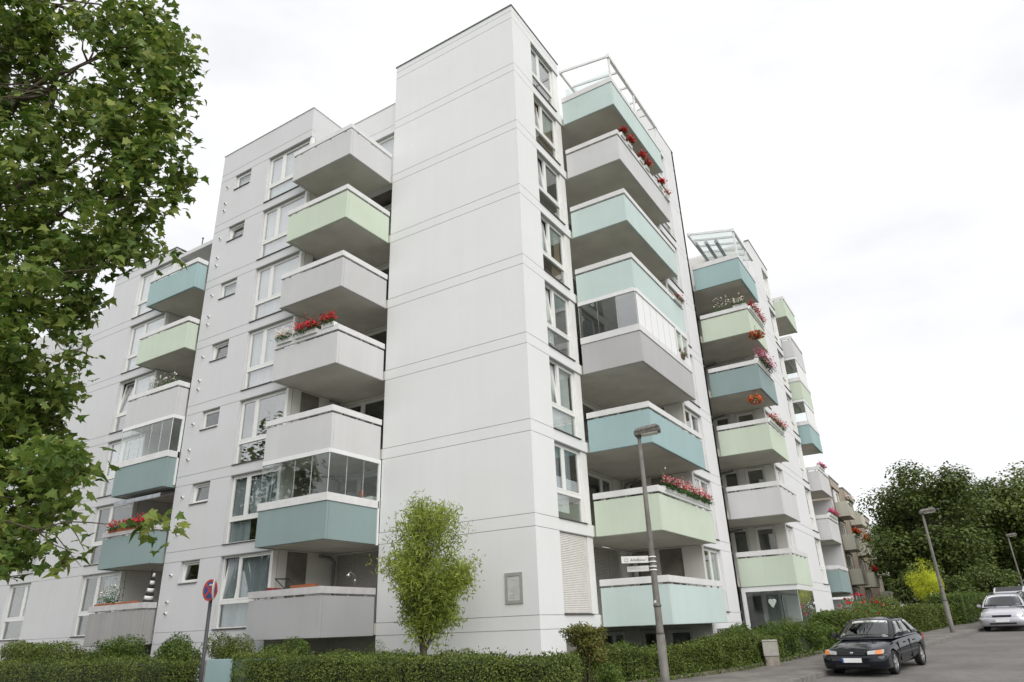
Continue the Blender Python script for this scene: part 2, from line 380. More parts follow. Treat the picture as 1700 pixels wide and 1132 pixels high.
def window(bld, F, a0, a1, z0, z1, split=None, transom=None, cur=None, cur_low=None, tilt=(), d=-.15, low='pane', shutter=None, sill=True, gm='window_glass', room=2.6, sillm='sill_dark', label=None):
    """white framed window; split = mullion positions, transom = height of the cross bar above a fixed lower pane"""
    fm = MB(); fw = .06
    ring(fm, F, a0, a1, z0, z1, d-.06, d+.02, fw)
    zt = z0+fw
    if transom:
        fm.fbox(F, a0+fw, a1-fw, d-.06, d+.02, transom-.055, transom+.055); zt = transom+.055
    edges = [a0+fw]
    for m in (split or []):
        fm.fbox(F, m-.04, m+.04, d-.06, d+.02, zt, z1-fw); edges += [m-.04, m+.04]
    edges.append(a1-fw)
    w = fm.build('window', 'white_frame', bld)
    if label: w['label'] = label
    for i in range(0, len(edges), 2):
        sash(w, F, edges[i]+.004, edges[i+1]-.004, zt+.004, z1-fw-.004, d-.01, 7 if (i//2) in tilt else 0, gm)
    if transom:
        gp = MB(); gp.fbox(F, a0+fw-.01, a1-fw+.01, d-.035, d-.02, z0+fw-.01, transom-.045)
        gp.build('glass_pane', gm if low == 'pane' else low, w)
    if sill:
        sm = MB(); sm.hexa([F(a0+.003, d+.02, z0+.002), F(a1-.003, d+.02, z0+.002), F(a1-.003, .045, z0-.014), F(a0+.003, .045, z0-.014), F(a0+.003, d+.02, z0+.03), F(a1-.003, d+.02, z0+.03), F(a1-.003, .045, z0+.012), F(a0+.003, .045, z0+.012)])
        sm.build('sill', sillm, w)
    if shutter:
        zs = z0+fw+(z1-z0)*(1-shutter[1]); mb = MB(); slats(mb, F, a0+.03, a1-.03, d+.05, zs, z1-.02)
        mb.fbox(F, a0+.02, a1-.02, d+.035, d+.065, zs-.05, zs-.004)
        for m in (split or []): mb.fbox(F, m-.03, m+.03, d+.064, d+.08, zs, z1-.02)
        mb.build('roller_shutter', shutter[0], w)
    for c, (zz0, zz1) in ((cur, (zt, z1-fw)), (cur_low, (z0+fw, (transom or z1)-.05))):
        if not c: continue
        mb = MB()
        for (f0, f1, mat_, fall) in c:
            mm = MB(); p0 = a0+fw+(a1-a0-2*fw)*f0; p1 = a0+fw+(a1-a0-2*fw)*f1
            wavy(mm, F, p0, p1, d-.14, zz0+(zz1-zz0)*(1-fall), zz1, max(2, int((p1-p0)/.13)), .035)
            mm.build('curtain', mat_, w)
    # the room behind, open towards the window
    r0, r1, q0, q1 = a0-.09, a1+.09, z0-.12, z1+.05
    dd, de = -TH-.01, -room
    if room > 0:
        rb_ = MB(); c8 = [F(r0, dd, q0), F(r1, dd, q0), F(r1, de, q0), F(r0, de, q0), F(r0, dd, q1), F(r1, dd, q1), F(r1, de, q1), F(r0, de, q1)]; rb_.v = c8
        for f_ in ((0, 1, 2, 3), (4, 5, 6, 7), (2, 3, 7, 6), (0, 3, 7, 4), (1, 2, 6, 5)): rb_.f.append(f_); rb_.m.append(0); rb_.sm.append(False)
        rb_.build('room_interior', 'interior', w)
    return w
def flush_rooms(bld):
    global ROOM
    ROOM = MB()

RAIL0, RAIL1, PAR = 1.205, 1.405, 1.150
def balcony(bld, zL, x0, x1, y0, y1, sides, slab, color, rail='white_rail', solid_rail=False, brackets=True, corner_stain=False, label=None, par=PAR, rails=True, gap_wall=.05):
    """slab = list of (x0,x1,y0,y1) rectangles; sides = {'-y':(a,b), '+x':(a,b), '-x':(a,b), '+y':(a,b)} extents of the parapets"""
    sb = MB()
    for (sx0, sx1, sy0, sy1) in slab: sb.box(sx0, sx1, sy0, sy1, zL+.03, zL+B)
    bal = sb.build('balcony', 'soffit', bld)
    if label: bal['label'] = label
    T = .10; pm = MB(); rm = MB(); bk = []; o = .03
    def seg(side, a, b):
        if side == '-y': return (a, b, y0, y0+T), (a, b, y0-o, y0+.035), (0, -1)
        if side == '+y': return (a, b, y1-T, y1), (a, b, y1-.035, y1+o), (0, 1)
        if side == '+x': return (x1-T, x1, a, b), (x1-.035, x1+o, a, b), (1, 0)
        return (x0, x0+T, a, b), (x0-o, x0+.035, a, b), (-1, 0)
    for s, (a, b) in sides.items():
        p, r, n = seg(s, a, b)
        # corners: +x and -x panels butt between the -y / +y ones
        if s in ('+x', '-x'):
            if '-y' in sides: p = (p[0], p[1], max(p[2], y0+T), p[3]); r = (r[0], r[1], max(r[2], y0+.035), r[3])
            if '+y' in sides: p = (p[0], p[1], p[2], min(p[3], y1-T)); r = (r[0], r[1], r[2], min(r[3], y1-.035))
        else:
            r = (r[0]-(o if '-x' in sides else 0), r[1]+(o if '+x' in sides else 0), r[2], r[3])
        pm.box(*p, zL, zL+par)
        rm.box(*r, zL+(RAIL0 if not solid_rail else par+.004), zL+RAIL1)
        L = max(r[1]-r[0], r[3]-r[2]); nb = max(2, int(L/.9)+1)
        for i in range(nb):
            t = (i+.5)/nb
            if s in ('-y', '+y'):
                cx = r[0]+L*t; cy = y0+.06 if s == '-y' else y1-.06
            else:
                cy = r[2]+L*t; cx = x1-.06 if s == '+x' else x0+.06
            bk.append((cx, cy))
    pm.build('parapet', color, bal, bevel=.012)
    if rails:
        rm.build('handrail', rail, bal, bevel=.006)
        if not solid_rail and brackets:
            for cx, cy in bk: MB().box(cx-.03, cx+.03, cy-.022, cy+.022, zL+par-.02, zL+RAIL0+.05).build('rail_bracket', 'rail_dirty', bal)
    return bal
def glaze(bal, F, a0, a1, z0, z1, n, d=-.03, mats=None, top=.15, bottom=0):
    """frameless balcony glazing: n panes between a white top rail and the balustrade"""
    fm = MB(); fm.fbox(F, a0, a1, d-.03, d+.05, z1-top, z1-.004)
    if bottom: fm.fbox(F, a0, a1, d-.03, d+.05, z0, z0+bottom)
    fm.build('glazing_rail', 'metal_white', bal)
    w = (a1-a0)/n
    for i in range(n):
        m = (mats[i] if mats else 'pane_mirror')
        mb = MB(); mb.fbox(F, a0+i*w+.012, a0+(i+1)*w-.012, d, d+.01, z0+bottom+.005, z1-top-.004); mb.build('glazing_pane', m, bal)
    for i in range(n+1):
        ed = MB(); aa = min(max(a0+i*w, a0+.009), a1-.009); ed.fbox(F, aa-.008, aa+.008, d-.004, d+.014, z0+bottom+.005, z1-top-.004); ed.build('pane_edge', 'chrome', bal)

# ---------------------------------------------------------------- ground
GX = [-400, -80, -40, -20, 0, 5, 20, 40, 90, 400]; GY = [-400, -60, -20, 0, 70, 160, 500]
V = [(x, y, g(y)-.10) for y in GY for x in GX]; nx = len(GX)
F_ = [(j*nx+i, j*nx+i+1, (j+1)*nx+i+1, (j+1)*nx+i) for j in range(len(GY)-1) for i in range(nx-1)]
me = bpy.data.meshes.new('ground'); me.from_pydata(V, [], F_); me.update()
plain('grass_ground', (.045, .06, .022), .95, noise=.35, scale=1.3, bump=.8)
gr = link('ground', me, 'grass_ground'); gr['kind'] = 'structure'
def kerb_x(y): return 5.30+.205*y
def hedge_x(y): return 2.85+.225*y-.30*max(0, 5-y)*(1 if y > -2 else 0)-(2.1 if y <= -2 else 0)
def asphalt(name, c, patch=.16, sc=.5):
    m, t, b = nodes(name); lk = t.links.new; b.inputs['Roughness'].default_value = .85; b.inputs['Specular IOR Level'].default_value = .3
    gm_ = t.nodes.new('ShaderNodeNewGeometry')
    def rmp(scale, lo, hi, det=5):
        n = t.nodes.new('ShaderNodeTexNoise'); n.inputs['Scale'].default_value = scale; n.inputs['Detail'].default_value = det; lk(gm_.outputs['Position'], n.inputs['Vector'])
        r = t.nodes.new('ShaderNodeValToRGB'); r.color_ramp.elements[0].position = .35; r.color_ramp.elements[1].position = .65
        r.color_ramp.elements[0].color = (lo,)*3+(1,); r.color_ramp.elements[1].color = (hi,)*3+(1,); lk(n.outputs['Fac'], r.inputs[0]); return r, n
    base = t.nodes.new('ShaderNodeRGB'); base.outputs[0].default_value = (*c, 1); cur = base.outputs[0]
    for sc_, lo, hi in ((sc, 1-patch, 1+patch), (4, .92, 1.08), (70, .7, 1.3)):
        r, n = rmp(sc_, lo, hi); x = t.nodes.new('ShaderNodeMixRGB'); x.blend_type = 'MULTIPLY'; x.inputs[0].default_value = 1; lk(cur, x.inputs[1]); lk(r.outputs[0], x.inputs[2]); cur = x.outputs[0]
    lk(cur, b.inputs['Base Color']); bp = t.nodes.new('ShaderNodeBump'); bp.inputs['Strength'].default_value = .5; bp.inputs['Distance'].default_value = .006; lk(n.outputs['Fac'], bp.inputs['Height']); lk(bp.outputs[0], b.inputs['Normal'])
asphalt('asphalt', (.15, .143, .135)); asphalt('pavement_mat', (.165, .152, .14), .2, 1.2)
plain('kerb_stone', (.17, .16, .148), .9, noise=.25, scale=8, bump=.4)
plain('kerb_edge', (.13, .115, .085), .95, noise=.4, scale=6, bump=.5)
ys = [-6, -4, -2.1, -1.9, -1, 0]+[1+i for i in range(10)]+[12+2*i for i in range(34)]
def strip(name, xa, xb, dz, mat, kind='structure', y_list=ys):
    mb = MB(); pv = None
    for y in y_list:
        c = ((xa(y), y, g(y)+dz), (xb(y), y, g(y)+dz))
        if pv: mb.poly([pv[0], pv[1], c[1], c[0]])
        pv = c
    o = mb.build(name, mat); o['kind'] = kind; return o
strip('road', lambda y: kerb_x(y), lambda y: kerb_x(y)+7.0, 0, 'asphalt')
mb = MB(); mb.poly([(-60, -19, -1.6), (60, -19, -1.6), (60, -10.2, -1.6), (-60, -10.2, -1.6)]); mb.poly([(4.07, -10.2, -1.6), (60, -10.2, -1.6), (60, -6, -1.6), (4.07, -6, -1.6)])
o = mb.build('road', 'asphalt'); o['kind'] = 'structure'
strip('pavement', lambda y: max(hedge_x(y)-.1, .2), lambda y: kerb_x(y)-.14, .11, 'pavement_mat')
mb = MB(); mb.poly([(-60, -10.0, -1.49), (3.93, -10.0, -1.49), (3.93, -6, -1.49), (-60, -6, -1.49)])
o = mb.build('pavement', 'pavement_mat'); o['kind'] = 'structure'
# kerb of single stones along the right-hand street
kerb = thing('kerb', 'row of grey kerb stones between the pavement and the asphalt street', 'kerb', (kerb_x(10), 10, g(10)))
for i in range(46):
    y0 = -6+i*1.0; y1 = y0+.985
    mb = MB(); mb.hexa([(kerb_x(y0)-.13, y0, g(y0)-.1), (kerb_x(y0), y0, g(y0)-.1), (kerb_x(y1), y1, g(y1)-.1), (kerb_x(y1)-.13, y1, g(y1)-.1), (kerb_x(y0)-.13, y0, g(y0)+.12), (kerb_x(y0), y0, g(y0)+.115), (kerb_x(y1), y1, g(y1)+.115), (kerb_x(y1)-.13, y1, g(y1)+.12)])
    mb.build('kerb_stone', 'kerb_stone', kerb, bevel=.012)
edg = thing('edging', 'low mossy stone edging along the foot of the street hedge', 'edging', (hedge_x(10), 10, g(10)))
for i in range(22):
    y0 = .4+i*1.5; y1 = y0+1.48
    mb = MB(); mb.hexa([(hedge_x(y0)-.2, y0, g(y0)), (hedge_x(y0)-.1, y0, g(y0)), (hedge_x(y1)-.1, y1, g(y1)), (hedge_x(y1)-.2, y1, g(y1)), (hedge_x(y0)-.2, y0, g(y0)+.2), (hedge_x(y0)-.1, y0, g(y0)+.2), (hedge_x(y1)-.1, y1, g(y1)+.2), (hedge_x(y1)-.2, y1, g(y1)+.2)])
    mb.build('edging_stone', 'kerb_edge', edg, bevel=.012)

# ---------------------------------------------------------------- the corner apartment building
bld = thing('apartment_building', 'tall pale corner apartment block with stepped facades and stacked pastel balconies', 'apartment building')
FA = lambda y: Fr(0, y, 'A'); FB = lambda x: Fr(x, 0, 'B')
def opz(k, zs=Z): return zs[k]+B+.012, zs[k+1]-.012
# tower
facade(bld, FA(0), -5.93, 0, Z, range(9), -2.4, 22.9, [], 'wall_white')
tr_holes = [(1.43, 3.8, *opz(k)) for k in range(8)]+[(1.43, 3.62, -1.2, -.26)]
facade(bld, FB(0), .25, 3.8, Z, range(9), -2.4, 22.9, tr_holes, 'wall_white')
T_TR = {7: ([(0, .45, 'curtain_grey', .6)], None), 6: ([(.0, .3, 'curtain_brown', 1), (.62, 1, 'curtain_brown', 1)], [(0, 1, 'curtain_brown', 1)]), 5: ([(.0, .3, 'curtain_grey', 1)], None), 4: ([(0, .3, 'curtain_white', 1), (.75, 1, 'curtain_brown', 1)], [(.6, 1, 'curtain_brown', 1)]),
        3: ([(0, .4, 'curtain_white', 1)], [(0, .5, 'curtain_white', .6)]), 2: ([(0, .4, 'curtain_white', 1), (.4, 1, 'curtain_white', 1)], [(0, 1, 'curtain_white', 1)]), 1: ([(0, .4, 'curtain_grey', 1), (.55, .8, 'curtain_grey', .9)], [(0, .7, 'curtain_white', .7)]), 0: (None, None)}
for k in range(8):
    z0, z1 = opz(k); F = FB(0); c, cl = T_TR[k]
    if k == 0:
        window(bld, F, 1.44, 3.36, z0, z1, shutter=('shutter_light', .985), d=-.12)
    else:
        window(bld, F, 1.44, 3.36, z0, z1, split=[2.2], transom=z0+.86, cur=c, cur_low=cl, tilt=((0,) if k in (2, 3, 4, 5, 6) else ()))
    mb = MB(); mb.fbox(F, 3.37, 3.8, -.25, -.05, z0+.014, z1); mb.build('corner_post', 'white_frame', bld)
mb = MB(); mb.fbox(FB(0), 1.45, 3.62, -.2, -.14, -1.2, -.26); mb.build('basement_window', 'interior', bld)
# coping, roofs and side walls of the tower
mb = MB()
mb.box(-5.96, .03, -.03, .27, 22.9, 22.96); mb.box(-.27, .03, .27, 3.83, 22.9, 22.96)
mb.build('coping', 'coping', bld)
mb = MB(); mb.box(-5.93, -5.68, .25, 9.4, 1.0, 22.9); mb.box(-5.68, -.25, 3.55, 3.8, -2.4, 22.9)
mb.box(-5.68, -.25, .25, 3.55, 22.3, 22.6); mb.build('rear_wall', 'wall_white', bld)
mb = MB()
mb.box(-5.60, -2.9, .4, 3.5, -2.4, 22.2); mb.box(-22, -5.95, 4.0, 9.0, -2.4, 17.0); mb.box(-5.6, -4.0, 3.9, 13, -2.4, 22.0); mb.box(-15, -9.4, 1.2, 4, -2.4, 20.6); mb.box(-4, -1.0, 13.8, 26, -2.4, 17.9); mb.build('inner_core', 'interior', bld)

# ---- left wing: projecting block, loggia column, far block
lb_holes = []
for k in range(7):
    z0, z1 = opz(k); lb_holes += [(-11.73, -9.0, z0, z1), (-13.97, -12.88, z1-.78, z1)]
lb_holes += [(-11.6, -9.9, -1.0, -.2)]
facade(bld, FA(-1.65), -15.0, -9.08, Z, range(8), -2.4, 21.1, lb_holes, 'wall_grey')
C_LB = {6: ([(0, 1, 'curtain_white', 1)], [(0, 1, 'paint_mint', 1)]), 5: ([(0, 1, 'curtain_white', 1)], [(0, 1, 'curtain_white', 1)]), 4: ([(0, 1, 'curtain_white', 1)], [(0, 1, 'curtain_white', 1)]), 3: ([(0, 1, 'curtain_white', 1)], [(0, 1, 'curtain_white', 1)]),
        2: (None, None), 1: ([(0, .33, 'curtain_grey', 1), (.36, 1, 'curtain_grey', 1)], [(0, .4, 'curtain_grey', 1)]), 0: ([(0, .33, 'curtain_grey', 1), (.36, 1, 'curtain_grey', 1)], [(0, 1, 'curtain_grey', 1)])}
for k in range(7):
    z0, z1 = opz(k); F = FA(-1.65); c, cl = C_LB[k]
    gm = 'pane_mirror' if k >= 2 else 'window_glass'
    window(bld, F, -11.72, -9.2, z0, z1, split=[-10.85], transom=z0+.84, cur=c, cur_low=cl, gm=gm, tilt=((0,) if k in (0,) else ()))
    mb = MB(); mb.fbox(F, -9.19, -9.08, -.22, -.04, z0+.014, z1); mb.build('corner_post', 'white_frame', bld)
    window(bld, F, -13.96, -12.89, z1-.77, z1-.01, d=-.13, tilt=((0,) if k in (5, 3, 1, 0) else ()), cur=([(0, 1, 'curtain_white', 1)] if k in (4, 6) else None))
    # overflow vents: one below the small window, a pair near the floor below
    for zz in (z1-.43, z0+1.0, z0+.62):
        vm = MB(); vm.tube([F(-14.42, -.05, zz), F(-14.42, .07, zz-.012)], .045, 10, 0); vm.tube([F(-14.42, .06, zz-.012), F(-14.42, .085, zz-.014)], .034, 10, 1)
        vm.build('vent_pipe', ['plastic_white', 'black_rubber'], bld)
mb = MB(); ring(mb, FA(-1.65), -11.6, -9.9, -1.0, -.2, -.16, -.08, .07); mb.fbox(FA(-1.65), -10.8, -10.72, -.16, -.08, -.93, -.27); mb.fbox(FA(-1.65), -11.53, -9.97, -.13, -.12, -.93, -.27, 1); mb.build('basement_window', ['white_frame', 'curtain_grey'], bld)
# side wall of that block facing the loggia
sh = []
for k in range(6):
    z0, z1 = opz(k); sh.append((-1.02, -.12, z0, z1))
for k in range(-1, 6):
    zlo = -2.4 if k < 0 else Z[k]+B; zhi = Z[k+1]+.02
    wall_piece(bld, FB(-9.08), -1.40, 1.1, zlo, zhi, sh, 'wall_loggia', 'loggia_wall', .2)
    if k >= 0:
        z0, z1 = opz(k)
        window(bld, FB(-9.08), -1.01, -.13, z0, z1-.02, cur=([(0, .5, 'curtain_purple', 1)] if k == 2 else None), shutter=(('shutter_dark', .98) if k == 0 else None), sill=False, room=1.2)
    bh = [(-9.0, -6.15, Z[k]+B+.012, Z[k+1]-.03)] if k >= 0 else []
    wall_piece(bld, FA(1.1), -9.08, -5.93, zlo, zhi, bh, 'wall_loggia', 'loggia_wall', .2)
    if k >= 0:
        cu = {3: [(.72, 1, 'curtain_purple', 1)], 2: [(.85, 1, 'curtain_white', 1)], 5: [(.5, 1, 'curtain_white', 1)], 1: [(.0, .3, 'curtain_grey', 1)]}.get(k)
        window(bld, FA(1.1), -8.98, -6.16, z0, z1-.03, split=[-8.15], cur=cu, shutter=(('shutter_dark', .98) if k == 0 else None), sill=False, room=1.5)
        dp = MB(); dp.tube([(-8.9, .95, Z[k]+B), (-8.9, .95, Z[k+1]-.25), (-8.9, .7, Z[k+1]-.12), (-8.9, .25, Z[k+1]-.1)], .055, 8); dp.build('drain_pipe', 'pipe', bld)
wall_piece(bld, FB(-9.08), -1.40, 1.1, Z[6]+B, 21.1, [], 'wall_grey', 'side_wall', .25)
# top storey between block and tower is flush with the tower
z0, z1 = opz(6)
facade(bld, FA(.12), -9.08, -5.93, Z, [7], Z[6]+.06, 21.1, [(-8.9, -6.0, z0, z1)], 'wall_pale')
window(bld, FA(.12), -8.89, -6.01, z0, z1, split=[-7.6], cur=[(0, 1, 'curtain_white', 1)], gm='pane_mirror')
mb = MB(); mb.box(-15.03, -9.05, -1.68, -1.40, 21.1, 21.13); mb.box(-9.33, -9.05, -1.40, .1, 21.1, 21.13); mb.box(-9.05, -5.93, .09, .4, 21.1, 21.13); mb.build('coping', 'wall_pale', bld)
mb = MB(); mb.box(-15.0, -14.75, -1.40, 6, -2.4, 21.1); mb.box(-14.75, -9.33, -1.4, 1.1, 20.6, 20.8); mb.build('rear_wall', 'wall_grey', bld)

def std_balcony_left(k, color, **kw):
    return balcony(bld, Z[k], -9.13, -5.98, -2.35, 0, {'-y': (-9.13, -5.98), '+x': (-2.35, -.05), '-x': (-2.35, -1.66)}, [(-9.03, -6.08, -2.25, -1.65), (-9.08, -6.08, -1.649, -.001), (-9.08, -5.93 if k < 6 else -5.95, 0, 1.1 if k < 6 else .1)], color, **kw)
std_balcony_left(6, 'paint_lilac'); std_balcony_left(5, 'paint_green'); std_balcony_left(4, 'paint_grey'); std_balcony_left(3, 'paint_lilac'); std_balcony_left(2, 'paint_lilac')
bg1 = std_balcony_left(1, 'paint_teal', solid_rail=True); std_balcony_left(0, 'paint_mid', rail='rail_dirty')
zz = Z[1]+RAIL1
glaze(bg1, FA(-2.35), -9.13, -6.0, zz, Z[2], 4, mats=['clear_glass', 'clear_glass', 'clear_glass', 'clear_glass'])
glaze(bg1, FB(-5.98), -2.33, -.02, zz, Z[2], 3, mats=['clear_glass']*3)
mb = MB(); mb.box(-6.03, -5.95, -.10, -.02, Z[1]-.02, Z[2]-.02); mb.build('glazing_post', 'metal_white', bg1)

# far-left block and its loggias
fl_holes = [(-21.1, -18.2, *opz(k)) for k in range(6)]+[(-27.2, -25.2, *opz(k)) for k in range(5)]
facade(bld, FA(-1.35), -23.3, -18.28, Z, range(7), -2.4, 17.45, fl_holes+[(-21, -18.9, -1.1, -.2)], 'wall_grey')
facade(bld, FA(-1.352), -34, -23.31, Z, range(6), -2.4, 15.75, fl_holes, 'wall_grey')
C_FL = {5: [(0, 1, 'curtain_white', 1)], 4: [(0, 1, 'curtain_white', 1)], 3: [(.4, 1, 'curtain_white', 1)], 2: [(0, .3, 'curtain_white', 1)], 1: None, 0: [(.5, 1, 'curtain_grey', 1)]}
for k in range(6):
    z0, z1 = opz(k); F = FA(-1.35)
    window(bld, F, -21.09, -18.4, z0, z1, split=[-20.0], transom=z0+.84, cur=C_FL[k], cur_low=([(0, 1, 'curtain_white', 1)] if k >= 4 else None), gm='pane_mirror' if k > 1 else 'window_glass', tilt=((0,) if k == 3 else ()))
    mb = MB(); mb.fbox(F, -18.39, -18.28, -.22, -.04, z0+.014, z1); mb.build('corner_post', 'white_frame', bld)
    if k < 5: window(bld, FA(-1.352), -27.19, -25.21, z0, z1, split=[-25.8], transom=z0+.84, gm='pane_mirror' if k > 1 else 'window_glass')
    zlo = Z[k]+B if k else -2.4
    hi = Z[k+1]+.02 if k < 5 else 17.4
    wall_piece(bld, FB(-18.28), -1.1, .6, zlo, hi, [], 'wall_loggia', 'loggia_wall', .2)
    wall_piece(bld, FA(.6), -18.28, -15.0, zlo, hi, [(-17.2, -15.6, z0, z1)], 'wall_loggia', 'loggia_wall', .2)
    window(bld, FA(.6), -17.19, -15.61, z0, z1, split=[-16.4], sill=False, room=1.2)
mb = MB(); ring(mb, FA(-1.35), -21, -18.9, -1.1, -.2, -.16, -.08, .07); mb.fbox(FA(-1.35), -19.95, -19.87, -.16, -.08, -1.03, -.27); mb.fbox(FA(-1.35), -20.93, -18.97, -.13, -.12, -1.03, -.27, 1); mb.build('basement_window', ['white_frame', 'curtain_grey'], bld)
mb = MB(); mb.box(-23.33, -18.25, -1.38, -1.1, 17.45, 17.5); mb.box(-18.53, -18.25, -1.1, .9, 17.45, 17.5); mb.box(-18.25, -15.0, .58, .9, 17.45, 17.5); mb.build('coping', 'coping', bld)
mb = MB(); mb.box(-23.3, -15.05, -1.1, 4, 17.0, 17.2); mb.box(-34, -23.3, -1.1, 4, 15.3, 15.5); mb.box(-23.3, -23.05, -1.1, 4, -2.4, 17.2); mb.build('rear_wall', 'wall_grey', bld)
mb = MB(); mb.tube([(-18.95, .3, 17.2), (-18.95, .3, 19.0)], .025, 8); mb.ball((-18.95, .3, 19.02), .05); mb.build('antenna', 'metal_dark', bld)
def std_balcony_far(k, color, **kw):
    return balcony(bld, Z[k], -18.55, -15.06, -2.15, 0, {'-y': (-18.55, -15.06), '+x': (-2.15, -1.67), '-x': (-2.15, -1.37)}, [(-18.45, -15.16, -2.05, -1.36), (-18.27, -15.01, -1.359, .6)], color, **kw)
std_balcony_far(5, 'paint_blue'); std_balcony_far(4, 'paint_green'); std_balcony_far(3, 'paint_lilac')
bg2 = std_balcony_far(2, 'paint_teal', solid_rail=True); std_balcony_far(1, 'paint_teal', rail='rail_dirty'); std_balcony_far(0, 'paint_dull_grey', rail='rail_dirty')
zz = Z[2]+RAIL1
glaze(bg2, FA(-2.15), -18.55, -15.08, zz, Z[3], 5, mats=['clear_glass']*5); glaze(bg2, FB(-15.06), -2.13, -1.67, zz, Z[3], 1, mats=['clear_glass'])
mb = MB(); mb.box(-15.11, -15.03, -1.75, -1.67, Z[2]+.1, Z[3]-.02); mb.build('glazing_post', 'metal_white', bg2)

# ---- right-hand street front: tower loggia column, second block
b2_holes = [(9.4, 11.93, *opz(k)) for k in range(8)]
facade(bld, FB(1.77), 9.70, 13.72, Z, range(9), -2.4, 23.7, b2_holes+[(9.9, 11.9, -.9, -.2)], 'wall_pale')
C_B2 = {k: [(0, .25, 'curtain_white', 1), (.8, 1, 'curtain_grey', 1)] for k in range(8)}
for k in range(8):
    z0, z1 = opz(k); F = FB(1.77)
    mb = MB(); mb.fbox(F, 9.46, 9.6, -.22, -.04, z0+.014, z1); mb.build('corner_post', 'white_frame', bld)
    window(bld, F, 9.61, 11.92, z0, z1, split=[10.8], transom=z0+.84, cur=C_B2[k])
mb = MB(); ring(mb, FB(1.77), 9.9, 11.9, -.9, -.2, -.16, -.08, .07); mb.fbox(FB(1.77), 10.85, 10.95, -.16, -.08, -.83, -.27); mb.fbox(FB(1.77), 9.97, 11.83, -.13, -.12, -.83, -.27, 1); mb.build('basement_window', ['white_frame', 'curtain_grey'], bld)
for k in range(-1, 8):
    zlo = -2.4 if k < 0 else Z[k]+B; zhi = Z[k+1]+.02
    z0, z1 = (opz(k) if k >= 0 else (-1.3, -.15))
    wall_piece(bld, FA(9.45), -1.2, 1.77, zlo, zhi, [(-1.06, -.28, z0, z1), (.04, .98, z0, z1)], 'wall_loggia', 'loggia_wall', .25)
    wall_piece(bld, FB(-1.2), 3.8, 9.45, zlo, zhi, [(5.6, 8.62, z0, z1)], 'wall_loggia', 'loggia_wall', .2)
    sh_ = ('shutter_dark', .98) if k == 0 else None
    dk = [(.0, .5, 'curtain_grey', 1)] if k in (2, 4) else None
    window(bld, FA(9.45), -1.05, -.29, z0, z1-.02, cur=dk, sill=False, room=1.2)
    window(bld, FA(9.45), .05, .97, z0, z1-.02, shutter=sh_, sill=False, room=1.2)
    window(bld, FB(-1.2), 5.61, 8.61, z0, z1-.02, split=[7.65], shutter=sh_, cur=([(.7, 1, 'curtain_grey', 1)] if k % 2 else None), sill=False, room=1.5)
    if k >= 0:
        dp = MB(); dp.tube([(-1.05, 9.3, Z[k]+B), (-1.05, 9.3, Z[k+1]-.3), (-.95, 9.25, Z[k+1]-.16), (-.3, 8.9, Z[k+1]-.14)], .055, 8); dp.build('drain_pipe', 'pipe', bld)
wall_piece(bld, FA(9.45), -5, 1.77, Z[8]+.02, 23.7, [], 'wall_pale', 'side_wall', .25)
mb = MB(); mb.box(1.50, 1.80, 9.42, 13.75, 23.7, 23.74); mb.build('coping', 'wall_pale', bld)
mb = MB(); mb.box(-5.6, -1.2, 3.8, 9.45, 22.3, 22.5); mb.box(-2, 1.77, 13.47, 13.72, -2.4, 23.7); mb.box(-2, 1.52, 9.7, 13.47, 23.2, 23.4); mb.build('rear_wall', 'wall_pale', bld)
mb = MB(); mb.tube([(1.1, 12.0, 23.6), (1.1, 12.0, 24.0)], .09, 10); mb.tube([(1.1, 12, 24.0), (1.1, 12, 24.1)], .16, 10); mb.build('roof_vent', 'metal_dark', bld)
def std_balcony_right(k, color, **kw):
    return balcony(bld, Z[k], 0, 2.36, 3.84, 9.44, {'-y': (.06, 2.36), '+x': (3.84, 9.46), }, [(-.0, 2.26, 3.94, 9.43), (-1.2, -.001, 3.82, 9.43)], color, **kw)
std_balcony_right(7, 'paint_mint', solid_rail=True); std_balcony_right(6, 'paint_lilac'); std_balcony_right(5, 'paint_mint'); std_balcony_right(4, 'paint_mint')
bg3 = std_balcony_right(3, 'paint_dark_grey', solid_rail=True); std_balcony_right(2, 'paint_blue'); std_balcony_right(1, 'paint_green'); std_balcony_right(0, 'paint_mint')
zz = Z[3]+RAIL1
glaze(bg3, FA(3.84), .06, 2.34, zz, Z[4], 3, mats=['clear_glass', 'clear_glass', 'pane_mirror'])
glaze(bg3, FB(2.36), 3.9, 7.9, zz, Z[4], 6, mats=['blind_white']*6)
fm = MB(); fm.fbox(FB(2.36), 7.92, 9.42, -.06, .02, Z[4]-.15, Z[4]-.004); ring(fm, FB(2.36), 7.92, 9.42, zz+.2, Z[4]-.16, -.06, .02, .06); fm.fbox(FB(2.36), 8.6, 8.66, -.06, .02, zz+.26, Z[4]-.22); fm.fbox(FB(2.36), 7.92, 9.42, -.06, .02, zz, zz+.2); fm.build('glazing_rail', 'metal_white', bg3)
gp = MB(); gp.fbox(FB(2.36), 7.98, 9.36, -.03, -.02, zz+.26, Z[4]-.22); gp.build('glazing_pane', 'pane_mirror', bg3)
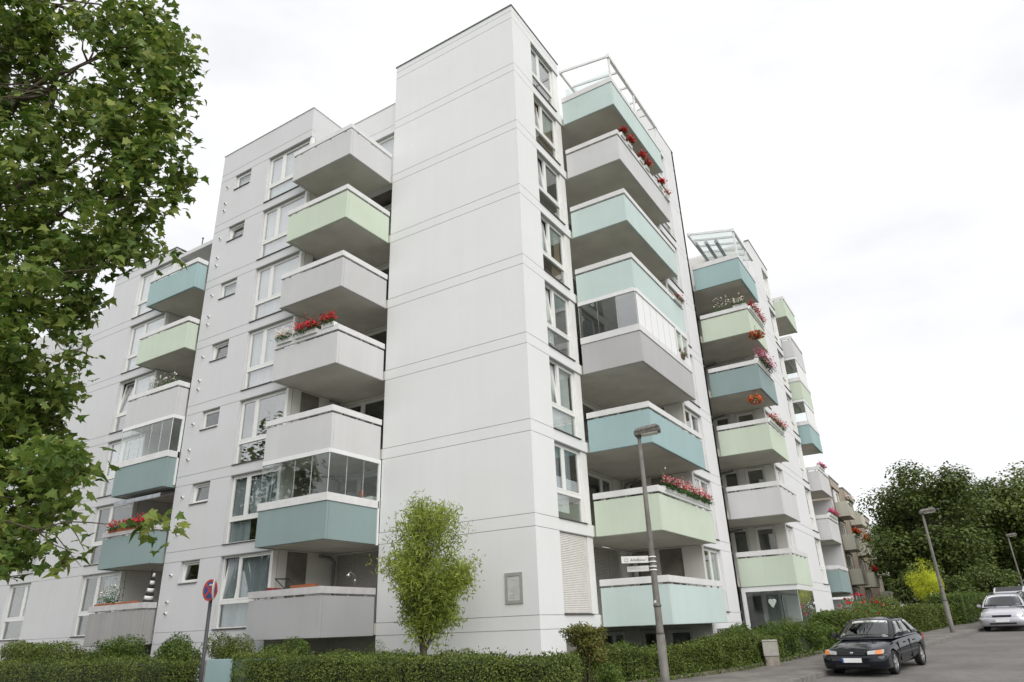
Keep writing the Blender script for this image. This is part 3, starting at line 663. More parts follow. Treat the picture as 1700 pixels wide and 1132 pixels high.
# roof-terrace pergola of the tower loggia column
def pergola(F, a0, a1, d0, d1, z0, zf, zb, n, posts, axis):
    p = thing('pergola', '', 'pergola', F(a0, d1, z0)); mb = MB()
    mb.fbox(F, a0-.03, a1+.03, d1-.07, d1+.05, zf-.1, zf+.08); mb.build('front_beam', 'metal_white', p)
    mb = MB(); mb.fbox(F, a0-.03, a1+.03, d0+.01, d0+.10, zb-.1, zb+.08); mb.build('wall_beam', 'metal_white', p)
    for i in range(n):
        a = a0+.03+(a1-a0-.06)*i/(n-1)
        mb = MB(); mb.hexa([F(a-.035, d0+.101, zb-.05), F(a+.035, d0+.101, zb-.05), F(a+.035, d1-.071, zf-.05), F(a-.035, d1-.071, zf-.05), F(a-.035, d0+.101, zb+.05), F(a+.035, d0+.101, zb+.05), F(a+.035, d1-.071, zf+.05), F(a-.035, d1-.071, zf+.05)]); mb.build('rafter', 'metal_white', p)
    for a in posts:
        mb = MB(); mb.fbox(F, a-.04, a+.04, d1-.06, d1+.02, z0, zf-.1); mb.build('post', 'metal_white', p)
    if axis == 'C':
     mb = MB(); mb.hexa([F(a0, d0+.1, zb+.055), F(a1, d0+.1, zb+.055), F(a1, d1, zf+.085), F(a0, d1, zf+.085), F(a0, d0+.1, zb+.065), F(a1, d0+.1, zb+.065), F(a1, d1, zf+.095), F(a0, d1, zf+.095)]); mb.build('roof_pane', 'clear_glass', p)
    return p
pg1 = pergola(FB(0), 3.9, 9.4, 0, 2.33, Z[7]+RAIL1, 22.22, 22.55, 6, (3.98, 6.6, 9.3), 'B')
pg1['label'] = 'white pergola frame over the top mint balcony beside the tower'
mb = MB(); mb.box(.25, 2.3, 3.86, 3.88, Z[7]+RAIL1+.004, Z[7]+RAIL1+.42); mb.build('wind_screen', 'clear_glass', pg1)

flush_rooms(bld)

# ---------------------------------------------------------------- staggered neighbour block up the street
nb = thing('apartment_building', 'white staggered apartment wing up the street with half-storey offset balconies', 'apartment building', (1.8, 13.75, g(13.75)))
def oz2(k): return Z2[k]+B+.012, Z2[k+1]-.012
w2h = [(24.3, 26.6, *oz2(k)) for k in range(7)]+[(17.0, 18.95, *oz2(k)) for k in range(6)]
facade(nb, FB(3.43), 17.35, 26.25, Z2, range(7), -2, 18.9, w2h, 'wall_pale')
wall_piece(nb, FB(3.43), 21.6, 26.25, 18.912, 21.45, w2h, 'wall_pale')
wall_piece(nb, FA(21.6), -4, 3.18, 18.5, 21.45, [], 'wall_pale', 'side_wall')
for k in range(7):
    z0, z1 = oz2(k); F = FB(3.43)
    window(nb, F, 24.31, 26.1, z0, z1, split=[25.0], transom=z0+.84, cur=([(.6, 1, 'curtain_red', 1)] if k == 1 else [(0, .4, 'curtain_white', 1)]), gm='pane_mirror')
    mb = MB(); mb.fbox(F, 26.11, 26.25, -.22, -.04, z0+.014, z1); mb.build('corner_post', 'white_frame', nb)
    if k < 6:
        mb = MB(); mb.fbox(F, 17.11, 17.34, -.24, -.04, z0+.014, z1); mb.build('corner_post', 'white_frame', nb)
        window(nb, F, 17.36, 18.94, z0, z1, split=[18.2], cur=([(.5, .8, 'curtain_red', 1)] if k == 1 else [(0, 1, 'curtain_white', 1)]), gm='pane_mirror')
    zhi = Z2[k+1]+.02 if k < 5 else (18.2 if k == 5 else 18.9)
    wall_piece(nb, FA(17.1), .6, 3.43, Z2[k]+B if k < 6 else 18.2, zhi, [(.9, 1.7, z0, z1), (2.0, 2.95, z0, z1)] if k < 5 else [], 'wall_loggia', 'loggia_wall', .25)
    wall_piece(nb, FB(.6), 13.72, 17.1, Z2[k]+B if k < 6 else 18.2, zhi if k < 6 else 18.4, [(14.2, 16.7, z0, z1)] if k < 5 else [], 'wall_loggia', 'loggia_wall', .2)
    if k < 5:
        window(nb, FA(17.1), .91, 1.69, z0, z1-.02, sill=False, room=1.2, cur=[(0, .5, 'curtain_grey', 1)]); window(nb, FA(17.1), 2.01, 2.94, z0, z1-.02, sill=False, room=1.2)
        window(nb, FB(.6), 14.21, 16.69, z0, z1-.02, split=[15.4], sill=False, room=1.3)
        dp = MB(); dp.tube([(.75, 16.95, Z2[k]+B), (.75, 16.95, Z2[k+1]-.3), (.9, 16.9, Z2[k+1]-.16), (1.6, 16.6, Z2[k+1]-.14)], .055, 8); dp.build('drain_pipe', 'pipe', nb)
wall_piece(nb, FA(17.1), .6, 3.43, -2, Z2[0]+.02, [(.8, 2.9, -.6, 1.2)], 'wall_loggia', 'loggia_wall', .25); wall_piece(nb, FB(.6), 13.72, 17.1, -2, Z2[0]+.02, [(14.0, 16.8, -.6, 1.2)], 'wall_loggia', 'loggia_wall', .2)
window(nb, FB(.6), 14.01, 16.79, -.6, 1.2, split=[15.4], sill=False, cur=[(0, .3, 'curtain_grey', 1), (.6, 1, 'curtain_grey', 1)]); window(nb, FA(17.1), .81, 2.89, -.6, 1.2, split=[1.9], sill=False, cur=[(.5, .9, 'curtain_white', 1)])
mb = MB(); mb.box(3.16, 3.46, 21.57, 26.3, 21.45, 21.53); mb.build('coping', 'coping', nb)
mb = MB(); mb.box(-4, 3.18, 21.85, 26.2, 20.6, 20.9); mb.box(-4, 3.18, 17.35, 21.85, 18.4, 18.6); mb.box(-4, .4, 13.72, 17.1, 18.0, 18.3); mb.box(-2, 3.18, 26.0, 26.25, -2, 21.4); mb.box(-4, -3.7, 13.8, 26.2, -2, 18.5); mb.build('rear_wall', 'wall_pale', nb)
def balcony_b2(k, color, **kw):
    return balcony(nb, Z2[k], 1.83, 4.15, 13.78, 17.09, {'-y': (1.88, 4.15), '+x': (13.78, 17.12)}, [(1.78, 4.05, 13.88, 17.08), (.6, 1.779, 13.75, 17.08)], color, **kw)
for k, c in ((5, 'paint_blue'), (4, 'paint_green'), (3, 'paint_teal'), (2, 'paint_green'), (1, 'paint_lilac'), (0, 'paint_green')): balcony_b2(k, c, solid_rail=(k == 5))
bgl = bpy.data.objects['balcony']
gw = MB(); gw.fbox(FA(13.85), 1.84, 4.12, -.06, .02, Z2[0]-.2, Z2[0]-.005); gw.fbox(FB(4.12), 13.84, 17.09, -.06, .02, Z2[0]-.2, Z2[0]-.005); gw.fbox(FA(13.85), 1.84, 2.0, -.06, .02, -1.0, Z2[0]-.2)
wg = gw.build('winter_garden', 'metal_white', nb)
for i in range(3):
    mb = MB(); mb.fbox(FA(13.85), 2.02+i*.70, 2.70+i*.70, -.03, -.02, -.95, Z2[0]-.205); mb.build('glazing_pane', 'clear_glass', wg)
for i in range(4):
    mb = MB(); mb.fbox(FB(4.12), 13.86+i*.8, 14.64+i*.8, -.03, -.02, -.95, Z2[0]-.205); mb.build('glazing_pane', 'pane_mirror', wg)
mb = MB(); mb.box(1.84, 4.10, 13.87, 17.08, -1.3, -.96); mb.build('garden_floor', 'concrete', wg)
pg2 = pergola(FB(1.83), 13.9, 17.6, 0, 2.3, Z2[5]+RAIL1, 18.1, 18.6, 6, (13.98, 16.2), 'C')
pg2['label'] = 'white slatted pergola over the topmost blue balcony of the staggered wing'
aw = MB()
for i in range(3): aw.tube([(2.2+.5*i, 14.0, 18.0-.1*i), (2.0+.5*i, 17.0, 18.3-.1*i)], .09, 8)
aw.build('rolled_awning', 'curtain_grey', pg2)
def balcony_b3(k, color, **kw):
    return balcony(nb, Z2[k], 1.6, 4.02, 26.55, 30.0, {'-y': (3.2, 4.02), '+x': (26.55, 30.02)}, [(1.6, 3.92, 26.65, 30.0)], color, **kw)
b3 = {}
for k, c in ((6, 'paint_green'), (5, 'paint_lilac'), (4, 'paint_green'), (3, 'paint_blue'), (2, 'paint_lilac'), (1, 'paint_lilac'), (0, 'paint_teal')): b3[k] = balcony_b3(k, c, solid_rail=(k in (3, 4)))
for k in (4, 3):
    zz = Z2[k]+RAIL1; glaze(b3[k], FA(26.58), 3.3, 4.0, zz, Z2[k+1], 1, mats=['clear_glass']); glaze(b3[k], FB(4.0), 26.6, 30, zz, Z2[k+1], 4, mats=['blind_white']*4)
mb = MB(); mb.box(1.4, 1.6, 26.3, 30, -1, 19); mb.build('loggia_wall', 'wall_loggia', nb)
mb = MB(); mb.box(1.6, 3.95, 30.03, 30.3, -1.2, 6.85); mb.build('wing_wall', 'wall_grey', nb)
mb = MB(); mb.fbox(FB(3.43), 26.3, 27.4, -.3, .95, .95, 1.07); mb.build('entrance_canopy', 'metal_white', nb)
mb = MB(); mb.fbox(FB(3.0), 26.5, 27.4, -.1, 0, -.9, .9); mb.build('entrance_door', 'interior', nb)
mb = MB(); mb.fbox(FB(3.43), 26.05, 26.2, .0, .1, -.15, .25); mb.build('letter_box', 'metal_dark', nb)
flush_rooms(nb)

# ---------------------------------------------------------------- beige terraces at the end of the street
def beige(x, y0, y1, ztop, label, dz=0):
    t = thing('apartment_block', label, 'apartment block', (x, y0, g(y0)), group='beige blocks at the end of the street'); F = FB(x); levels = [8.0+dz, 5.3+dz, 2.6+dz, -.1+dz]
    holes = []
    for z in levels: holes += [(y0+.35, y1-.3, z+.25, z+2.5)]
    cuts = [-2.5]+[z+.02 for z in reversed(levels)]+[ztop]
    for a, b in zip(cuts[:-1], cuts[1:]): wall_piece(t, F, y0, y1, a+.012, b, holes, 'wall_beige')
    mb = MB(); mb.box(x-.6, x+.05, y0-.05, y1+.05, ztop, ztop+.12); mb.build('roof_edge', 'coping', t)
    mb = MB(); mb.box(x-9, x-.8, y0, y1+2, -2.5, ztop-.2); mb.box(x-.8, x, y0-.01, y0+.2, -2.5, ztop); mb.box(x-.8, x-.05, y1-.2, y1, -2.5, ztop); mb.build('side_wall', 'wall_beige', t)
    for z in levels:
        window(t, F, y0+2.2, y1-.35, z+.26, z+2.45, split=[y0+3.2], cur=[(0, 1, 'curtain_white', 1)], room=.75, sill=False, gm='window_glass')
        wall_piece(t, Fr(x-.5, 0, 'B'), y0+.3, y0+2.2, z+.2, z+2.5, [], 'wall_beige', 'recess_wall', .2)
        bal = balcony(t, z-.15, x, x+.95, y0+.3, y0+3.4, {'-y': (x+.02, x+.95), '+x': (y0+.3, y0+3.4), '+y': (x+.02, x+.95)}, [(x+.02, x+.85, y0+.4, y0+3.3)], 'paint_beige', rails=False, par=1.2)
    flush_rooms(t); return t
beige(1.85, 47.1, 52.2, 11.2, 'nearer beige apartment block with four stacked cream balconies past the white wing')
beige(1.9, 54.4, 59.6, 11.2, 'middle beige apartment block behind the nearer one, seen past its balconies')
beige(2.3, 61.8, 67, 9.6, 'farthest lower beige block with white roof edge next to the big dark tree', -1.4)

TWIGS = "-529,-1386,712;-215,-1432,578;-83,-1292,481;-60,-1394,236;-218,-1313,1128;-148,-1309,103;131,-1400,93;-171,-1404,702;-286,-1513,1085;-160,-1303,249;-328,-1318,655;-296,-1375,323;-16,-1452,226;-608,-1454,1141;-244,-1327,319;-199,-1335,554;-104,-1406,283;-160,-1335,447;62,-1362,127;-318,-1491,1106;-454,-1480,1255;-285,-1336,498;-183,-1323,677;28,-1311,203;-338,-1412,673;-293,-1267,658;-160,-1353,820;-67,-1279,565;-380,-1454,881;120,-1336,620;65,-1349,730;-21,-1316,777;-2,-1297,577;101,-1315,658;8,-1254,731;-43,-1312,346;-37,-1319,949;72,-1341,574;-314,-1522,954;-325,-1478,1163;-311,-1405,1016;-182,-1311,460;-79,-1343,159;-358,-1371,1181;-296,-1429,1222;-269,-1303,521;45,-1264,626;-256,-1410,1042;-330,-1544,1020;-120,-1375,615;-10,-1313,109;-302,-1326,863;-173,-1394,1038;-219,-1450,503;-363,-1396,919;-253,-1213,688;-116,-1396,277;-266,-1334,568;-29,-1349,285;-182,-1299,504;-107,-1263,606;53,-1297,883;-241,-1274,254;-331,-1318,930;97,-1302,928;-123,-1349,754;-106,-1217,262;-383,-1356,372;-311,-1340,242;-103,-1309,1051;-77,-1322,149;-175,-1392,420;-381,-1415,758;-276,-1418,650;-48,-1301,560;-29,-1341,956;-169,-1294,904;-165,-1376,1031;-212,-1354,348;-442,-1485,1114;-114,-1334,186;-564,-1469,1155;-125,-1293,941;-335,-1367,976;36,-1263,614;-82,-1272,489;-233,-1418,1091;-43,-1278,173;-125,-1345,593;-332,-1316,786;-312,-1450,876;-171,-1399,565;40,-1221,714;-237,-1478,890;-242,-1487,1062;-259,-1345,636;-342,-1443,916;-443,-1539,1170;-154,-1448,1093;-184,-1450,1036;-256,-1422,1162;-630,-1500,1373;-105,-1432,500;-381,-1411,1170;-14,-1259,923;-99,-1309,482;154,-1299,691;-365,-1451,1113;-112,-1405,264;-258,-1490,833;-300,-1426,843;-149,-1319,307;-24,-1310,229;76,-1358,734;47,-1275,663;-233,-1377,298;-599,-1510,1318;-278,-1382,673;-287,-1456,1228;-151,-1441,488;-41,-1266,625;-427,-1418,862;-192,-1315,669;-289,-1306,1218;-87,-1296,584;-307,-1417,974;-378,-1370,822;-495,-1328,1250;-317,-1488,1076;129,-1333,662;-164,-1468,1134;-131,-1393,747;-150,-1401,670;37,-1280,688;-179,-1330,854;-10,-1307,761;83,-1260,790;-328,-1353,595;148,-1419,82;-301,-1378,1038;-191,-1258,762;-27,-1285,697;61,-1281,869;-31,-1292,891;-408,-1375,550;-110,-1364,625;-108,-1376,425;-289,-1389,515;-355,-1446,994;102,-1280,826;-184,-1397,1074;-366,-1502,1088;-282,-1404,731;-379,-1418,724;-304,-1401,1117;-216,-1318,781;112,-1261,646;-184,-1301,859;-251,-1457,634;-430,-1422,1211;-138,-1260,147;-215,-1401,288;-382,-1487,889;-557,-1448,1055;-108,-1300,279;-559,-1522,1328;-152,-1370,270;-260,-1361,626;-88,-1339,1033;-514,-1396,820;-30,-1240,972;-495,-1420,1015;-252,-1407,651;-81,-1283,1033;-103,-1325,1107;-275,-1339,774;-269,-1345,519;-419,-1367,663;4,-1388,489;-69,-1408,676;-139,-1394,592;-56,-1282,335;-333,-1410,1047;-272,-1326,547;-198,-1457,694;-187,-1417,1122;-302,-1408,1067;-125,-1331,230;-229,-1286,461;23,-1318,156;-99,-1335,899;-360,-1414,647;-338,-1372,444;-167,-1436,758;-298,-1463,913;-395,-1427,793;-396,-1429,912;-151,-1271,286;102,-1291,773;75,-1316,681;-172,-1411,403;-168,-1408,643;-524,-1489,1264;-256,-1482,765;-351,-1414,699;-113,-1365,94;-91,-1398,782;-56,-1402,124;-37,-1314,539;-171,-1247,320;-269,-1481,902;89,-1319,890;-26,-1353,1010;-346,-1419,1237;-286,-1384,799;-271,-1367,417;-78,-1291,222;-108,-1441,511;-259,-1244,670;21,-1273,861;-22,-1363,370;-316,-1316,894;-203,-1309,483;-431,-1457,921;129,-1379,205;-306,-1343,201;-354,-1478,1162;-310,-1484,897;-30,-1274,686;-395,-1361,763;-245,-1430,1203;-179,-1287,415;-274,-1358,1019;-33,-1297,935;-14,-1277,213;-277,-1478,1208;-383,-1407,550;-278,-1530,1154;52,-1333,225;-296,-1291,711;-337,-1402,864;-191,-1357,392;-256,-1367,337;5,-1284,765;-66,-1333,574;-42,-1325,847;4,-1349,129;-357,-1374,1023;83,-1281,710;-135,-1339,745;-45,-1327,375;94,-1284,730;-163,-1265,340;-58,-1381,362;-219,-1378,1018;-310,-1381,628;-272,-1295,1203;-134,-1275,214;50,-1299,563;-311,-1347,947;-160,-1397,233;-265,-1379,786;-95,-1356,135;-199,-1420,1171;-433,-1354,1014;-305,-1436,1006;13,-1278,549;-112,-1344,471;-173,-1334,426;-11,-1378,812;-348,-1388,977;-145,-1337,323;74,-1325,664;41,-1276,764;-6,-1313,421;-40,-1364,967;-247,-1270,552;-307,-1434,574;-551,-1441,975;-432,-1482,949;-200,-1374,1029;-283,-1430,561;-114,-1339,360;-69,-1303,894;17,-1264,580;-219,-1297,364;-58,-1283,155;14,-1388,126;-228,-1402,724;-221,-1288,310;-253,-1387,899;-482,-1395,1183;-396,-1471,829;-110,-1345,95;-283,-1447,1118;-58,-1319,123;-506,-1500,1145;-110,-1350,204;-467,-1503,1179;-167,-1361,973;-215,-1213,308;-451,-1435,819;-261,-1280,797;-290,-1315,346;24,-1294,608;-572,-1483,1353;133,-1264,674;-248,-1308,199;-117,-1386,391;-203,-1401,996;-401,-1459,1281;-210,-1263,412;-59,-1273,408;-44,-1240,847;-254,-1395,871;-147,-1287,900;-502,-1486,1175;-74,-1325,285;0,-1399,107;-466,-1470,1131;-404,-1382,1174;-276,-1400,1079;-453,-1380,531;-65,-1383,296;-159,-1389,493;2,-1328,622;-20,-1300,670;-173,-1306,380;-66,-1274,242;-131,-1217,220;46,-1419,208;40,-1303,955;74,-1407,104;-424,-1546,1250;-345,-1334,638;-75,-1260,271;-62,-1281,1112;-254,-1331,908;-198,-1334,613;-327,-1436,941;9,-1402,134;-236,-1248,252;-344,-1381,825;-472,-1462,1169;-231,-1306,304;-337,-1271,1009;-202,-1345,738;72,-1283,561;-144,-1341,386;-447,-1520,1170;-345,-1441,1090;-265,-1328,246;34,-1328,776;-32,-1308,151;-272,-1430,877;-243,-1347,1059;-362,-1363,438;-92,-1353,476;-202,-1397,511;-26,-1286,490;-79,-1358,637;117,-1412,119;-261,-1271,694;-311,-1300,315;-38,-1404,306;-490,-1315,428;12,-1246,1018;-268,-1304,320;-124,-1336,680;-312,-1348,415;-271,-1255,580;-29,-1377,235;-159,-1355,511;-178,-1340,375;-34,-1359,350;-311,-1422,792;-267,-1359,940;-59,-1406,508;-482,-1460,1126;-57,-1365,274;-482,-1449,918;-514,-1432,859;-261,-1285,811;-48,-1331,1055;-125,-1253,320;-410,-1443,1109;-202,-1274,345;-263,-1305,146;-106,-1320,560;-408,-1379,867;9,-1337,873;-209,-1314,257;-223,-1366,416;-232,-1366,405;-83,-1261,370;-89,-1356,294;19,-1302,768;-134,-1321,757;-249,-1464,1099;-4,-1422,94;108,-1330,851;-321,-1261,449;-144,-1372,934;-461,-1432,807;-190,-1302,891;-23,-1376,372;-369,-1450,1059;-485,-1373,1213;-171,-1468,818;-65,-1294,524;-344,-1434,1240;-141,-1258,324;-187,-1303,343;-42,-1345,494;93,-1274,543;4,-1336,429;-356,-1425,629;-20,-1298,790;-390,-1386,965;88,-1311,932;-3,-1281,644;-136,-1378,595;-40,-1390,150;-198,-1288,372;-391,-1336,783;-290,-1311,773;-377,-1286,549;-107,-1407,668;-36,-1406,142;-358,-1485,1215;-235,-1359,348;37,-1252,805;-120,-1284,542;-240,-1417,918;-362,-1293,652;-161,-1367,479;33,-1299,548;-380,-1341,543;-77,-1241,264;-254,-1331,459;-77,-1405,150;160,-1343,190;-206,-1346,310;-240,-1308,859;-206,-1303,293;-585,-1476,1154;-31,-1390,302;-141,-1379,848;-49,-1320,758;-161,-1283,320;-56,-1329,314;-58,-1357,296;-131,-1290,160;-105,-1235,182;-179,-1339,496;-276,-1302,481;-247,-1381,1067;-76,-1295,1091;-112,-1398,180;-321,-1439,973;-235,-1352,127;32,-1290,1015;-62,-1322,179;-233,-1278,764;-145,-1381,148;-285,-1363,282;-74,-1267,197;-173,-1451,688;-362,-1451,704;-304,-1318,490;21,-1324,957;-60,-1325,331;-40,-1432,195;-96,-1349,163;-237,-1372,443;-85,-1395,335;-37,-1296,208;-174,-1249,654;-492,-1457,1060;-188,-1301,550;59,-1355,104;-40,-1392,183;173,-1375,200;-242,-1366,1139;-4,-1286,233;-415,-1490,996;-517,-1473,1324;32,-1374,114;-40,-1270,1108;-67,-1286,486;-161,-1238,381;-519,-1402,945;-46,-1335,691;-236,-1395,1076;-429,-1402,965;-120,-1322,310;-235,-1277,649;-108,-1266,477;129,-1280,610;64,-1398,111;-121,-1376,514;-243,-1416,405;-281,-1441,717;-210,-1483,907;50,-1384,168;-484,-1544,1235;-242,-1459,596;-280,-1460,1016;-208,-1457,653;51,-1297,799;-120,-1352,268;-334,-1390,587;-200,-1388,1063;-407,-1369,524;-254,-1371,786;74,-1394,451;-224,-1260,520;-103,-1372,228;-280,-1362,1041;27,-1304,994;-216,-1349,207;-69,-1388,198;-100,-1300,244;-232,-1432,482;-306,-1378,962;-498,-1515,1191;34,-1317,109;-343,-1376,522;-211,-1322,893;-86,-1360,421;-301,-1334,1004;-137,-1447,389;-263,-1543,1106;-216,-1293,958;-147,-1277,117;-4,-1310,884;-465,-1444,1281;-29,-1417,217;-341,-1307,247;-321,-1260,761;-67,-1262,636;-48,-1310,1011;5,-1332,785;-11,-1305,838;-14,-1240,1001;30,-1392,456;-37,-1417,187;-101,-1413,266;-103,-1316,608;87,-1261,872;-168,-1334,617;-238,-1412,359;-90,-1274,331;-132,-1322,185;95,-1286,848;-613,-1463,1324;-416,-1486,1040;-6,-1388,200;-296,-1411,988;142,-1319,677;-270,-1368,381;-368,-1392,1094;-226,-1465,1162;-43,-1287,182;-334,-1402,770;-55,-1273,1025;28,-1406,390;-29,-1298,718;-66,-1382,167;-150,-1296,214;-362,-1452,845;-201,-1391,771;-28,-1308,963;-231,-1334,128;-399,-1417,712;17,-1453,454;91,-1309,519;-198,-1236,640;-136,-1282,696;-88,-1386,1018;-375,-1365,610;-342,-1330,392;-209,-1401,317;-228,-1357,929;85,-1323,731;-188,-1417,765;122,-1315,760;-216,-1245,766;49,-1302,168;-360,-1386,428;-381,-1496,1263;-222,-1301,682;-219,-1347,697;-111,-1452,650;-175,-1322,361;109,-1310,815;-325,-1513,959;-113,-1417,284;-168,-1393,784;-403,-1539,1162;-52,-1352,217;-397,-1479,1145;-50,-1310,1085;-229,-1352,484;-257,-1464,732;-158,-1308,251;-151,-1353,1093;-231,-1416,625;-122,-1402,570;48,-1266,960;-352,-1413,572;-298,-1276,224;36,-1375,88;-248,-1457,795;-420,-1351,475;-381,-1333,1074;-218,-1417,846;-231,-1323,788;-168,-1272,651;78,-1260,915;-245,-1432,1177;-469,-1403,977;-328,-1313,211;-542,-1523,1319;-198,-1394,1074;-132,-1321,872;-210,-1285,974;10,-1339,570;-489,-1352,1279;-7,-1319,829;-46,-1293,501;-543,-1440,1338;-251,-1387,545;-72,-1308,337;11,-1300,549;-341,-1433,1135;-250,-1346,832;83,-1288,823;-299,-1431,847;-337,-1364,457;227,-1290,129;239,-1281,124;248,-1277,129;230,-1283,118;167,-1341,106;174,-1334,100;182,-1333,109;178,-1349,85;151,-1275,523;160,-1265,515;123,-1276,542;87,-1248,857;90,-1227,738"

# ---------------------------------------------------------------- plants
def leafy(parent, P, N, size, mat, tmpl=T_LEAF, name='foliage', jitter=.6): return scatter(name, P, N, size, tmpl, mat, parent, 'stuff', jitter)
def hedge(label, x_of_y, y0, y1, top, w, n, mat='leaf_hedge', size=.055, along='y', base=None, loc=None, tops=.09, ragged=.07):
    """clipped hedge: leaves in a skin over a twiggy dark inside; along='y' follows x_of_y, along='x' runs between y0..y1 in x"""
    c = (y0+y1)/2
    root = thing('hedge', label, 'hedge', (x_of_y(c), c, g(c)) if along == 'y' else (c, x_of_y(c), g(x_of_y(c))))
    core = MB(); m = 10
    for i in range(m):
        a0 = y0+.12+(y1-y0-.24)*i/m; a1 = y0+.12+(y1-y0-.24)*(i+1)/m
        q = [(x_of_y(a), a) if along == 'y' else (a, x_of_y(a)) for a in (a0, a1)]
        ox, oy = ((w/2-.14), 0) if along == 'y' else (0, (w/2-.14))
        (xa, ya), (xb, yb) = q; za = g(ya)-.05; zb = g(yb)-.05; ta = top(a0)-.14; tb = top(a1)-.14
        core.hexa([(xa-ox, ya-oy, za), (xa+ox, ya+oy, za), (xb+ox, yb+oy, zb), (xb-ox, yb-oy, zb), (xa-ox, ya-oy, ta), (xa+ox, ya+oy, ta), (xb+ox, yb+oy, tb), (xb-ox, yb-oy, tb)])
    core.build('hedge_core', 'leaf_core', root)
    tw = MB(); rr = random.Random(3)
    for i in range(int((y1-y0)*3)):
        a = rr.uniform(y0+.2, y1-.2); s = rr.uniform(-w/3, w/3); x, y = (x_of_y(a)+s, a) if along == 'y' else (a, x_of_y(a)+s)
        tw.tube([(x, y, g(y)-.05), (x+rr.uniform(-.1, .1), y+rr.uniform(-.1, .1), top(a)-.1)], [.018, .008], 5)
    tw.build('stems', 'twig', root)
    A = RNG.uniform(y0, y1, n); u = RNG.random(n)
    hs = np.array([top(a) for a in A]); cx = np.array([x_of_y(a) for a in A]); gz = np.array([g(a) if along == 'y' else g(x_of_y(a)) for a in A])
    sd = np.where(u < .38, -1, np.where(u < .76, 1, 0)) ; dep = np.abs(RNG.normal(0, .06, n))
    H = hs-gz; zf = RNG.random(n)**.85
    t = np.where(sd == 0, RNG.uniform(-w/2, w/2, n), sd*(w/2-dep))
    z = np.where(sd == 0, hs-dep, gz+H*zf)
    rnd = np.maximum(0, z-(hs-.18))/.18; t = np.where(sd != 0, t*(1-.22*rnd**2), t)
    edge = np.maximum(0, np.abs(t)-(w/2-.16))/.16; z = np.where(sd == 0, z-.10*edge**2, z)
    if along == 'y': P = np.stack([cx+t, A, z], 1); N = np.stack([sd*1., 0*A, (sd == 0)*1.+.35], 1)
    else: P = np.stack([A, cx+t, z], 1); N = np.stack([0*A, sd*1., (sd == 0)*1.+.35], 1)
    P += N*lump(P, ragged, .22, 2)[:, None]+N*lump(P, ragged*1.5, .75, 5)[:, None]
    # ends
    ne = int(n*w/(y1-y0)*.9)
    for e, sg in ((y0, -1), (y1, 1)):
        tt = RNG.uniform(-w/2, w/2, ne); zz = RNG.random(ne); ax = np.full(ne, e)+sg*(-np.abs(RNG.normal(0, .06, ne))+.02); hx = top(e); gx = g(e) if along == 'y' else g(x_of_y(e))
        ze = gx+(hx-gx)*zz; cc = x_of_y(e)
        Pe = np.stack([cc+tt, ax, ze], 1) if along == 'y' else np.stack([ax, cc+tt, ze], 1)
        Ne = np.tile((0, sg, .3) if along == 'y' else (sg, 0, .3), (ne, 1)); P = np.concatenate([P, Pe]); N = np.concatenate([N, Ne])
    leafy(root, P, N, size, mat)
    # shoots standing up out of the clipped top
    ns = int((y1-y0)*14); A = RNG.uniform(y0, y1, ns); PP = []; NN = []
    for a in A:
        s = RNG.uniform(-w/2.3, w/2.3); h = RNG.uniform(.02, tops+.05); x, y = (x_of_y(a)+s, a) if along == 'y' else (a, x_of_y(a)+s)
        for j in range(4): PP.append((x+RNG.normal(0, .015), y+RNG.normal(0, .015), top(a)+h*j/3)); NN.append((RNG.normal(), RNG.normal(), .4))
    leafy(root, PP, NN, size*1.05, mat, name='shoots')
    return root
def bush(name, label, c, r, n, mat, size=.06, cat='bush', lumps=7, stems=True, seed=1, shell=.5, tmpl=T_LEAF, jit=.7):
    """c = centre of the crown; built from several uneven lobes"""
    root = thing(name, label, cat, (c[0], c[1], g(c[1]))); rr = random.Random(seed); P = []; N = []
    for i in range(lumps):
        o = Vector((rr.gauss(0, 1), rr.gauss(0, 1), rr.gauss(0, 1))).normalized(); k = rr.uniform(.35, .62)
        cc = (c[0]+o.x*r[0]*k, c[1]+o.y*r[1]*k, c[2]+o.z*r[2]*k); s = rr.uniform(.42, .62)
        p, d = blob_points(n//lumps, cc, (r[0]*s, r[1]*s, r[2]*s), shell); P.append(p); N.append(d)
    P = np.concatenate(P); N = np.concatenate(N); P += N*lump(P, .10*r[0], .35*r[0], seed)[:, None]
    ok = P[:, 2] > g(c[1])+.02; leafy(root, P[ok], N[ok]+np.array((0, 0, .4)), size, mat, tmpl, jitter=jit)
    if stems:
        mb = MB()
        for i in range(9):
            a = rr.uniform(0, 6.28); k = rr.uniform(.2, .75)
            mb.tube([(c[0]+rr.uniform(-.06, .06), c[1]+rr.uniform(-.06, .06), g(c[1])-.05), (c[0]+math.cos(a)*r[0]*k*.5, c[1]+math.sin(a)*r[1]*k*.5, c[2]-r[2]*.4), (c[0]+math.cos(a)*r[0]*k, c[1]+math.sin(a)*r[1]*k, c[2]+r[2]*rr.uniform(0, .6))], [.022, .016, .006], 5)
        mb.build('stems', 'twig', root)
    return root

